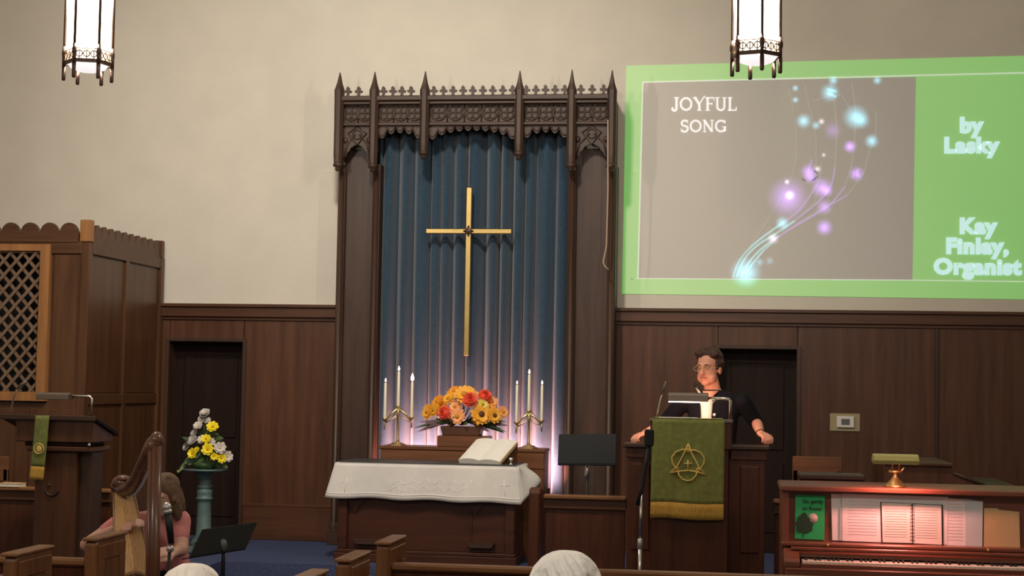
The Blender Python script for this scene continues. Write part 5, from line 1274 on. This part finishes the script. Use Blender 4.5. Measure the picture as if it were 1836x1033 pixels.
def person(label, J, o):
    """J: joints in world space; o: options. Body one continuous skin; clothes and hair are separate children"""
    t = T('person', label, 'person', o['base'])
    Bh = basis(o['face']); hs = o.get('hs', 1.0)
    ch = Vector(o['chest']).normalized(); rgt = (Vector(J['sr'])-Vector(J['sl'])).normalized()
    sl, sr = Vector(J['sl']), Vector(J['sr']); neck = (sl+sr)/2+Vector((0, 0, o.get('neck', .045)))+(Vector(J['pelvis'])-((sl+sr)/2)).normalized()*.0
    pel = Vector(J['pelvis']); up = (neck-pel).normalized(); hw = (sr-sl).length/2
    hc = Vector(J['head'])
    def torso(mb, g):
        mid = (neck+pel)/2
        mb.loft([(pel-up*.06, rgt*(.155+g), ch*(.105+g)), (pel+up*.04, rgt*(.165+g), ch*(.12+g)), (pel.lerp(neck, .38), rgt*(.145+g), ch*(.105+g)), (pel.lerp(neck, .68), rgt*(.165+g), ch*(.12+g)),
                 (pel.lerp(neck, .86), rgt*(hw*.92+g), ch*(.098+g)), (neck-up*.035, rgt*(hw*.84+g), ch*(.075+g)), (neck+up*.002, rgt*(.062+g), ch*(.062+g))], 24)
    b = MB(); torso(b, 0); head_mesh(b, hc, Bh, hs)
    b.limb([neck-up*.03, hc+Bh @ Vector((0, -.02, -.07))*hs], [.062, .055], 14)
    for S_, sgn in (('l', -1), ('r', 1)):
        s, e, w = Vector(J['s'+S_]), Vector(J['e'+S_]), Vector(J['w'+S_])
        b.limb([s, s.lerp(e, .5), e], [.052, .046, .038], 12); b.limb([e, e.lerp(w, .35), w], [.038, .039, .026], 12)
        hd = J.get('h'+S_)
        hand(b, w, hd[0], hd[1], hd[2], hd[3], o.get('hands', 1.0))
        h, kn, an = Vector(J['hip'+S_]), Vector(J['kn'+S_]), Vector(J['an'+S_])
        b.limb([h, h.lerp(kn, .5), kn], [.085, .072, .055], 12); b.limb([kn, kn.lerp(an, .35), an], [.055, .055, .036], 12)
        b.limb([an, an+ch*.06+Vector((0, 0, -.035)), an+ch*.16+Vector((0, 0, -.05))], [.036, .034, .026], 10)
    body = t.part('body', b, o['skin']); bake(body, o.get('voxel', .007), 3)
    # clothes
    c = MB(); torso(c, .014)
    for S_ in 'lr':
        s, e, w = Vector(J['s'+S_]), Vector(J['e'+S_]), Vector(J['w'+S_]); k = o.get('sleeve', .1)
        ku = o.get('upper', 1.0); e2_ = s.lerp(e, ku)
        c.limb([s, s.lerp(e2_, .5), e2_], [.066, .060, .054], 12)
        if k > 0: c.limb([e, e.lerp(w, k)], [.054, .050-.012*k], 12)
    top = t.part(o['topname'], c, o['top']); bake(top, .011, 4)
    c = MB(); c.loft([(pel-up*.09, rgt*.17, ch*.12), (pel, rgt*.182, ch*.136), (pel+up*.10, rgt*.172, ch*.132)], 20)
    for S_ in 'lr':
        h, kn, an = Vector(J['hip'+S_]), Vector(J['kn'+S_]), Vector(J['an'+S_])
        c.limb([h, h.lerp(kn, .5), kn], [.098, .086, .07], 12); c.limb([kn, an+(kn-an)*.1], [.07, .055], 12)
    tr_ = t.part('trousers', c, o['bottom']); bake(tr_, .014, 4)
    for S_ in 'lr':
        an = Vector(J['an'+S_]); t.part('shoe', MB().limb([an+Vector((0, 0, -.04)), an+ch*.07+Vector((0, 0, -.045)), an+ch*.19+Vector((0, 0, -.055))], [.042, .04, .034], 10), 'black')
    face(t, body, hc, Bh, hs, o['hair'], o.get('glasses', False))
    return t, body, top, hc, Bh, hs
def hair_lumps(t, body, hc, Bh, hs, mat, spec, voxel=.007, seed=1, lumps=0, lr=.02, strands=0):
    mb = MB(); rnd = random.Random(seed)
    def q(x, y, z): return Vector(hc)+Bh @ (Vector((x, y, z))*hs)
    for x, y, z, rx, ry, rz_ in spec: mb.ball(q(x, y, z), rx*hs, ry*hs, rz_*hs, 16, 10, Bh)
    for i in range(lumps):
        x, y, z, rx, ry, rz_ = rnd.choice(spec); a = rnd.uniform(0, 6.28); e = rnd.uniform(-.2, 1.4)
        mb.ball(q(x+rx*math.cos(a)*math.cos(e)*.95, y+ry*math.sin(a)*math.cos(e)*.95, z+rz_*math.sin(e)*.95), lr*hs*rnd.uniform(.7, 1.2), n=8, m=6)
    for i in range(strands):          # locks combed down from the crown
        a = 2*math.pi*i/strands+rnd.uniform(-.06, .06); x, y, z, rx, ry, rz_ = spec[0]; cz = rnd.uniform(.25, .5)
        pts = []
        for k in range(7):
            e = math.pi/2*(1-.06)-k/6*math.pi*cz*1.25; aa = a+.25*math.sin(k*.8+i)
            pts.append(q(x+rx*1.0*math.cos(aa)*math.cos(e), y+ry*1.0*math.sin(aa)*math.cos(e), z+rz_*1.0*math.sin(e)))
        mb.tube(pts, [lr*hs*w for w in (.5, .8, 1, 1, 1, .8, .4)], 6)
    o = t.part('hair', mb, mat, body); bake(o, voxel, 2 if not strands else 1); return o

# reader at the pulpit
Yp = 11.62
zfl = ZF+.1
hc = P(1271, 659, Yp-.06)
J = dict(head=hc, sl=P(1227, 719, Yp), sr=P(1330, 720, Yp), pelvis=P(1281, 720, Yp+.06)+Vector((0, 0, -.50)),
         el=P(1189, 762, Yp+.10), wl=P(1157, 777, 11.33), er=P(1356, 757, Yp+.10), wr=P(1364, 777, 11.36))
pe = J['pelvis']
J['hipl'] = pe+Vector((-.09, 0, -.06)); J['hipr'] = pe+Vector((.09, 0, -.06))
for s_, dx in (('l', -.10), ('r', .10)):
    J['kn'+s_] = Vector((pe.x+dx, Yp+.05, zfl+.48)); J['an'+s_] = Vector((pe.x+dx, Yp+.10, zfl+.085))
J['hl'] = (P(1130, 786, 11.22)-J['wl'], (0, .1, 1), 1, .95); J['hr'] = (P(1381, 788, 11.22)-J['wr'], (0, .1, 1), -1, .95)
rd, body, top, hc, Bh, hs = person('person in navy cardigan and glasses leaning on the pulpit wings', J,
   dict(base=(pe.x, Yp+.05, zfl), face=(-.50, -1, -.06), chest=(-.08, -1, .02), skin='skin', top='navy', topname='cardigan', bottom='dark_cloth', sleeve=.08, hair='hair_brown', glasses=True, hs=1.05, neck=.078))
hair_lumps(rd, body, hc, Bh, hs, 'hair_brown', [(0, -.030, .060, .088, .092, .082), (-.062, -.028, .025, .03, .062, .06), (.062, -.028, .025, .03, .062, .06), (0, -.078, -.005, .07, .05, .075), (.012, .026, .092, .064, .045, .030), (-.042, .020, .082, .03, .04, .03)], .006, 4, 70, .018)
nk = (J['sl']+J['sr'])/2
bl = MB()
def chestpt(px, py, y): p = P(px, py, Yp-y); return p
bl.loft([(P(1266, 708, Yp-.10), Vector((.055, 0, 0)), Vector((0, .03, .0))), (P(1267, 730, Yp-.122), Vector((.042, 0, 0)), Vector((0, .03, 0))), (P(1266, 775, Yp-.128), Vector((.034, 0, 0)), Vector((0, .03, 0)))], 14)
rd.part('blouse', bl, 'blouse', label='white blouse showing between the cardigan edges')
rd.part('collar', MB().tube([P(1248, 695, Yp-.11), P(1253, 702, Yp-.13), P(1258, 710, Yp-.14)], [.005, .008, .004], 6), 'blouse')
def vneck(u, v):
    a_ = P(1259, 701, Yp-.082)*(1-u)+P(1289, 701, Yp-.08)*u; b_ = P(1268, 720, Yp-.135)
    p_ = a_*(1-v)+b_*v
    return p_+Vector((0, -.028*math.sin(math.pi*u)*(1-v)-.012, 0))
rd.part('open_neckline', MB().sheet(vneck, 10, 6, .02, (0, 1, 0)), 'skin', body)
rd.part('lapel_microphone', MB().tube([P(1247, 691, Yp-.13), P(1254, 698, Yp-.14)], .009, 8).ball(P(1246, 689, Yp-.13), .012, n=8, m=6), 'black')
rd.part('brooch', MB().ball(P(1281, 744, Yp-.142), .013, .006, .013, 10, 6), 'mic_silver')
rd.part('bracelet', MB().ring(J['wr']+Vector((0, 0, .0)), (1, 0, 0), Vector((0, -.35, .9)), .030, .0035, 16, 5), 'bronze', body)

# harpist seated behind the harp
Yh = 8.82
hc = P(294, 887, Yh-.08)
sl, sr = P(236, 931, Yh), P(316, 934, Yh+.02)
pel = Vector(((sl.x+sr.x)/2+.02, Yh+.14, .50))
J = dict(head=hc, sl=sl+Vector((-.02, 0, 0)), sr=sr+Vector((.02, 0, 0)), pelvis=pel, el=P(155, 977, Yh-.12), wl=P(217, 944, Yh-.34), er=P(325, 985, Yh-.05), wr=P(314, 990, Yh-.26))
for s_, dx in (('l', -.1), ('r', .12)):
    J['hip'+s_] = pel+Vector((dx*.8, -.02, -.03)); J['kn'+s_] = Vector((pel.x+dx*2.0, Yh-.26, .48)); J['an'+s_] = Vector((pel.x+dx*2.2, Yh-.24, .085))
J['hl'] = ((.9, -.35, .28), (-.25, -.3, .9), 1, .35); J['hr'] = ((-.65, -.6, .0), (.4, -.4, .8), -1, .4)
hp_, body, top, hc, Bh, hs = person('seated harpist in a pink top half hidden behind the harp', J,
   dict(base=(pel.x, Yh, 0), face=(-.28, -1, -.32), chest=(-.1, -1, .0), skin='skin_pale', top='pink', topname='pink_top', bottom='dark_cloth', sleeve=-1, upper=.5, hair='hair_light', hs=.92))
hair_lumps(hp_, body, hc, Bh, hs, 'hair_light', [(0, -.022, .045, .088, .104, .085), (.074, -.01, -.05, .026, .055, .12), (-.074, -.01, -.05, .026, .055, .12), (0, -.085, -.07, .08, .045, .14), (.06, -.04, -.15, .035, .04, .06)], .007, 5, 20, .02)
SO = T('harpist_stool', 'low dark stool under the seated harpist', 'stool', (pel.x, Yh+.14, 0))
SO.part('seat', MB().lathe((pel.x, Yh+.14, 0), [(.17, .37), (.18, .38), (.18, .405), (.16, .415)], 20), 'dark_cloth')
for k in range(4):
    an = math.pi/4+k*math.pi/2; SO.part('leg', MB().tube([(pel.x+.12*math.cos(an), Yh+.14+.12*math.sin(an), .38), (pel.x+.17*math.cos(an), Yh+.14+.17*math.sin(an), 0)], .015, 6), 'black')

# listeners in the pew, seen from behind
def listener(label, px, ptop, Y, hairmat, topmat, skin, spec, seed, dx=0):
    tp = P(px, ptop, Y); hc = tp-Vector((0, 0, .135)); zs = .46
    sh = hc.z-.235
    J = dict(head=hc, sl=Vector((hc.x-.19, Y-.05, sh)), sr=Vector((hc.x+.19, Y-.05, sh)), pelvis=Vector((hc.x, Y-.03, zs+.10)))
    pel = J['pelvis']
    for s_, sg in (('l', -1), ('r', 1)):
        J['e'+s_] = Vector((hc.x+sg*.24, Y+.02, sh-.27)); J['w'+s_] = Vector((hc.x+sg*.10, Y+.24, zs+.18))
        J['h'+s_] = ((-sg*.45, .8, -.1), (0, .1, 1), sg, .3)
        J['hip'+s_] = pel+Vector((sg*.09, .03, -.02)); J['kn'+s_] = Vector((hc.x+sg*.12, Y+.42, zs+.07)); J['an'+s_] = Vector((hc.x+sg*.12, Y+.45, .085))
    # right/left are mirrored because the listener faces the altar
    t, body, top, hc, Bh, hs = person(label, J, dict(base=(hc.x, Y, 0), face=(dx, 1, -.05), chest=(0, 1, 0), skin=skin, top=topmat, topname='jumper', bottom='dark_cloth', sleeve=.9, hair=hairmat, voxel=.009))
    hair_lumps(t, body, hc, Bh, hs, hairmat, spec, .004, seed, 0, .0075, 30)
listener('white haired person with full bob listening, at bottom centre', 1016, 989, 4.0, 'hair_white', 'grey_cloth', 'skin_pale', [(0, -.02, .04, .090, .104, .096), (.052, -.035, -.03, .046, .07, .085), (-.052, -.035, -.03, .046, .07, .085), (0, -.07, -.04, .082, .055, .10)], 3)
listener('person with thin white hair listening, at the bottom left of centre', 348, 1008, 3.95, 'hair_white_warm', 'navy', 'skin_pale', [(0, -.018, .038, .082, .102, .092), (0, -.06, -.02, .074, .05, .08)], 9)

# ================================================================== HARP
colb, colt = P(276, 1033, 8.06), P(279, 800, 8.06)
cb0 = Vector((colb.x-.005, 8.08, .06)); ct0 = Vector((colt.x, 8.06, P(279, 800, 8.06).z))
HP = T('harp', 'walnut lever harp with pale soundboard played beside the left pews', 'harp', Vector((cb0.x-.12, 8.25, 0)))
HP.part('column', MB().lathe(Vector((0, 0, 0)), [(1, 0), (1, 1)], 4) if False else MB().tube([cb0, cb0.lerp(ct0, .5), ct0], [.038, .034, .033], 10).tube([cb0+Vector((.022, -.022, 0)), ct0+Vector((.022, -.022, 0))], .014, 8).tube([cb0+Vector((-.022, -.024, 0)), ct0+Vector((-.02, -.024, 0))], .012, 8), 'harp_wood')
hd_ = P(277, 786, 8.06)
HP.part('column_head', MB().ball(hd_+Vector((.004, .02, -.01)), .036, .05, .045, 12, 8).ball(P(272, 800, 8.06), .035, .04, .05, 10, 8), 'harp_wood')
shd = P(221, 884, 8.52)
neck = [P(276, 795, 8.07), P(266, 812, 8.12), P(254, 836, 8.22), P(244, 858, 8.32), P(233, 873, 8.42), P(222, 878, 8.48), P(211, 872, 8.54)]
HP.part('neck', MB().limb(neck, [.042, .038, .034, .034, .036, .038, .042], 10), 'harp_wood')
HP.part('shoulder_scroll', MB().ball(P(219, 866, 8.52), .058, .06, .045, 12, 8).lathe(P(222, 858, 8.50), [(.04, -.01), (.045, 0), (.03, .012)], 12), 'harp_wood')
bot = Vector((P(262, 1033, 8.2).x+.03, 8.17, .10))
axis_ = (shd-bot); pd = Vector((ct0.x-shd.x, ct0.y-shd.y, 0)).normalized(); wd = Vector((-pd.y, pd.x, 0)); wd = wd if wd.x > 0 else -wd
nd = axis_.cross(wd).normalized(); nd = nd if nd.dot(pd) > 0 else -nd
def sbp(u, v, off=0): # u across -1..1, v 0 bottom 1 top
    hw_ = .165*(1-v)+.058*v
    return bot+axis_*v+wd*(u*hw_)+nd*off
HP.part('soundboard', MB().prism([sbp(-1, 0), sbp(1, 0), sbp(1, 1), sbp(-1, 1)], nd*.008), 'spruce', label='pale spruce soundboard')
HP.part('soundbox', MB().add([sbp(-1, 0, -.002), sbp(1, 0, -.002), sbp(1, 1, -.002), sbp(-1, 1, -.002), sbp(-.7, 0, -.17), sbp(.7, 0, -.17), sbp(.7, 1, -.08), sbp(-.7, 1, -.08)], [(0,3,2,1),(4,5,6,7),(0,1,5,4),(1,2,6,5),(2,3,7,6),(3,0,4,7)]), 'harp_wood', bevel=.004)
HP.part('edge_strip', MB().tube([sbp(-.98, 0, .009), sbp(-.98, 1, .009)], .005, 5).tube([sbp(.98, 0, .009), sbp(.98, 1, .009)], .005, 5), 'inlay')
HP.part('string_rib', MB().tube([sbp(0, .02, .009), sbp(0, .98, .009)], .006, 5), 'spruce')
HP.part('base', MB().prism([bot+wd*.16-pd*.2, bot-wd*.16-pd*.2, cb0-wd*.06+pd*.08+Vector((0, 0, .04)), cb0+wd*.06+pd*.08+Vector((0, 0, .04))], (0, 0, -.06)) if False else MB().obox((bot+cb0)/2*Vector((1, 1, 0)).length*0+Vector(((bot.x+cb0.x)/2, (bot.y+cb0.y)/2, .05)), pd*.20, wd*.13, Vector((0, 0, .05))), 'harp_wood', bevel=.01)
for k in range(19):
    f = k/18
    a = sbp(0, .16+.80*f, .012); i = (1-f)*.0+f
    # the neck point above: near the column for the long strings
    s_ = (1-f)*.12+f*.86; ii = s_*(len(neck)-1); i0 = min(int(ii), len(neck)-2); b = neck[i0].lerp(neck[i0+1], ii-i0)+Vector((0, 0, -.03))+wd*.02
    HP.part('string', MB().tube([a, b], .0009, 4), 'string')
    if k % 1 == 0: HP.part('lever', MB().obox(b+wd*.012, Vector((.006, 0, 0)), Vector((0, .006, 0)), Vector((0, 0, .012))), 'mic_silver')
# inlaid tree low on the soundboard
v0 = .505
HP.part('tree_inlay', MB().tube([sbp(.72*math.cos(math.radians(a)), v0+.045*math.sin(math.radians(a)), .010) for a in range(0, 181, 15)], [.004+.012*math.sin(math.radians(a)) for a in range(0, 181, 15)], 5).tube([sbp(0, v0+.04, .010), sbp(.03, v0, .010), sbp(0, v0-.09, .010)], [.012, .007, .010], 5), 'inlay')
# microphone set up at the harp
hm = P(304, 985, 8.3)
HM = T('harp_microphone', 'black microphone with silver grille on a stand right of the harp column', 'microphone', (hm.x, 8.3, 0))
mc = HM.part('microphone', MB().tube([P(307, 975, 8.3), P(304, 945, 8.3), P(300, 916, 8.3)], [.016, .020, .021], 10), 'black')
HM.part('grille', MB().ball(P(299, 910, 8.3), .026, .026, .028, 12, 8).tube([P(301, 921, 8.3), P(300, 914, 8.3)], .024, 10), 'mic_silver', mc)
HM.part('clip', MB().ball(P(305, 984, 8.3), .022, n=10, m=6), 'mic_silver')
HM.part('pole', MB().tube([(hm.x, 8.3, .02), (hm.x, 8.3, hm.z)], .010, 8), 'black')
HM.part('base', MB().lathe((hm.x, 8.3, 0), [(.09, 0), (.09, .012), (.03, .025), (.012, .03)], 16), 'black')

# ================================================================== BLACK MUSIC STAND near the harp
bl_, br_, trr = P(338, 1000, 8.40), P(440, 984, 8.84), P(461, 936, 8.97)
tl_ = bl_+(trr-br_)
nn = (br_-bl_).cross(tl_-bl_).normalized()
mid_ = (bl_+trr)/2
M2 = T('folding_music_stand', 'black tilted music stand standing beside the harp', 'music stand', (mid_.x, mid_.y, 0))
M2.part('desk', MB().prism([bl_, br_, trr, tl_], nn*.006), 'black', bevel=.002)
M2.part('ledge', MB().prism([bl_, br_, br_+nn*.05*(1 if nn.y > 0 else -1), bl_+nn*.05*(1 if nn.y > 0 else -1)], (0, 0, -.006)), 'black')
M2.part('desk_rib', MB().tube([bl_.lerp(tl_, .5), br_.lerp(trr, .5)], .006, 6), 'black_cloth')
pc = mid_+Vector((0, .0, -.03))
M2.part('pole', MB().tube([(pc.x, pc.y, .05), (pc.x, pc.y, pc.z-.1), (pc.x, pc.y, pc.z)], [.012, .012, .009], 8), 'black')
M2.part('tilt_joint', MB().ball(pc+Vector((0, -.02, .0)), .028, .02, .035, 10, 8), 'lcd')
for k in range(3):
    an = k*2.094+.9; M2.part('foot', MB().tube([(pc.x, pc.y, .16), (pc.x+.25*math.cos(an), pc.y+.25*math.sin(an), .012)], .009, 6), 'black')
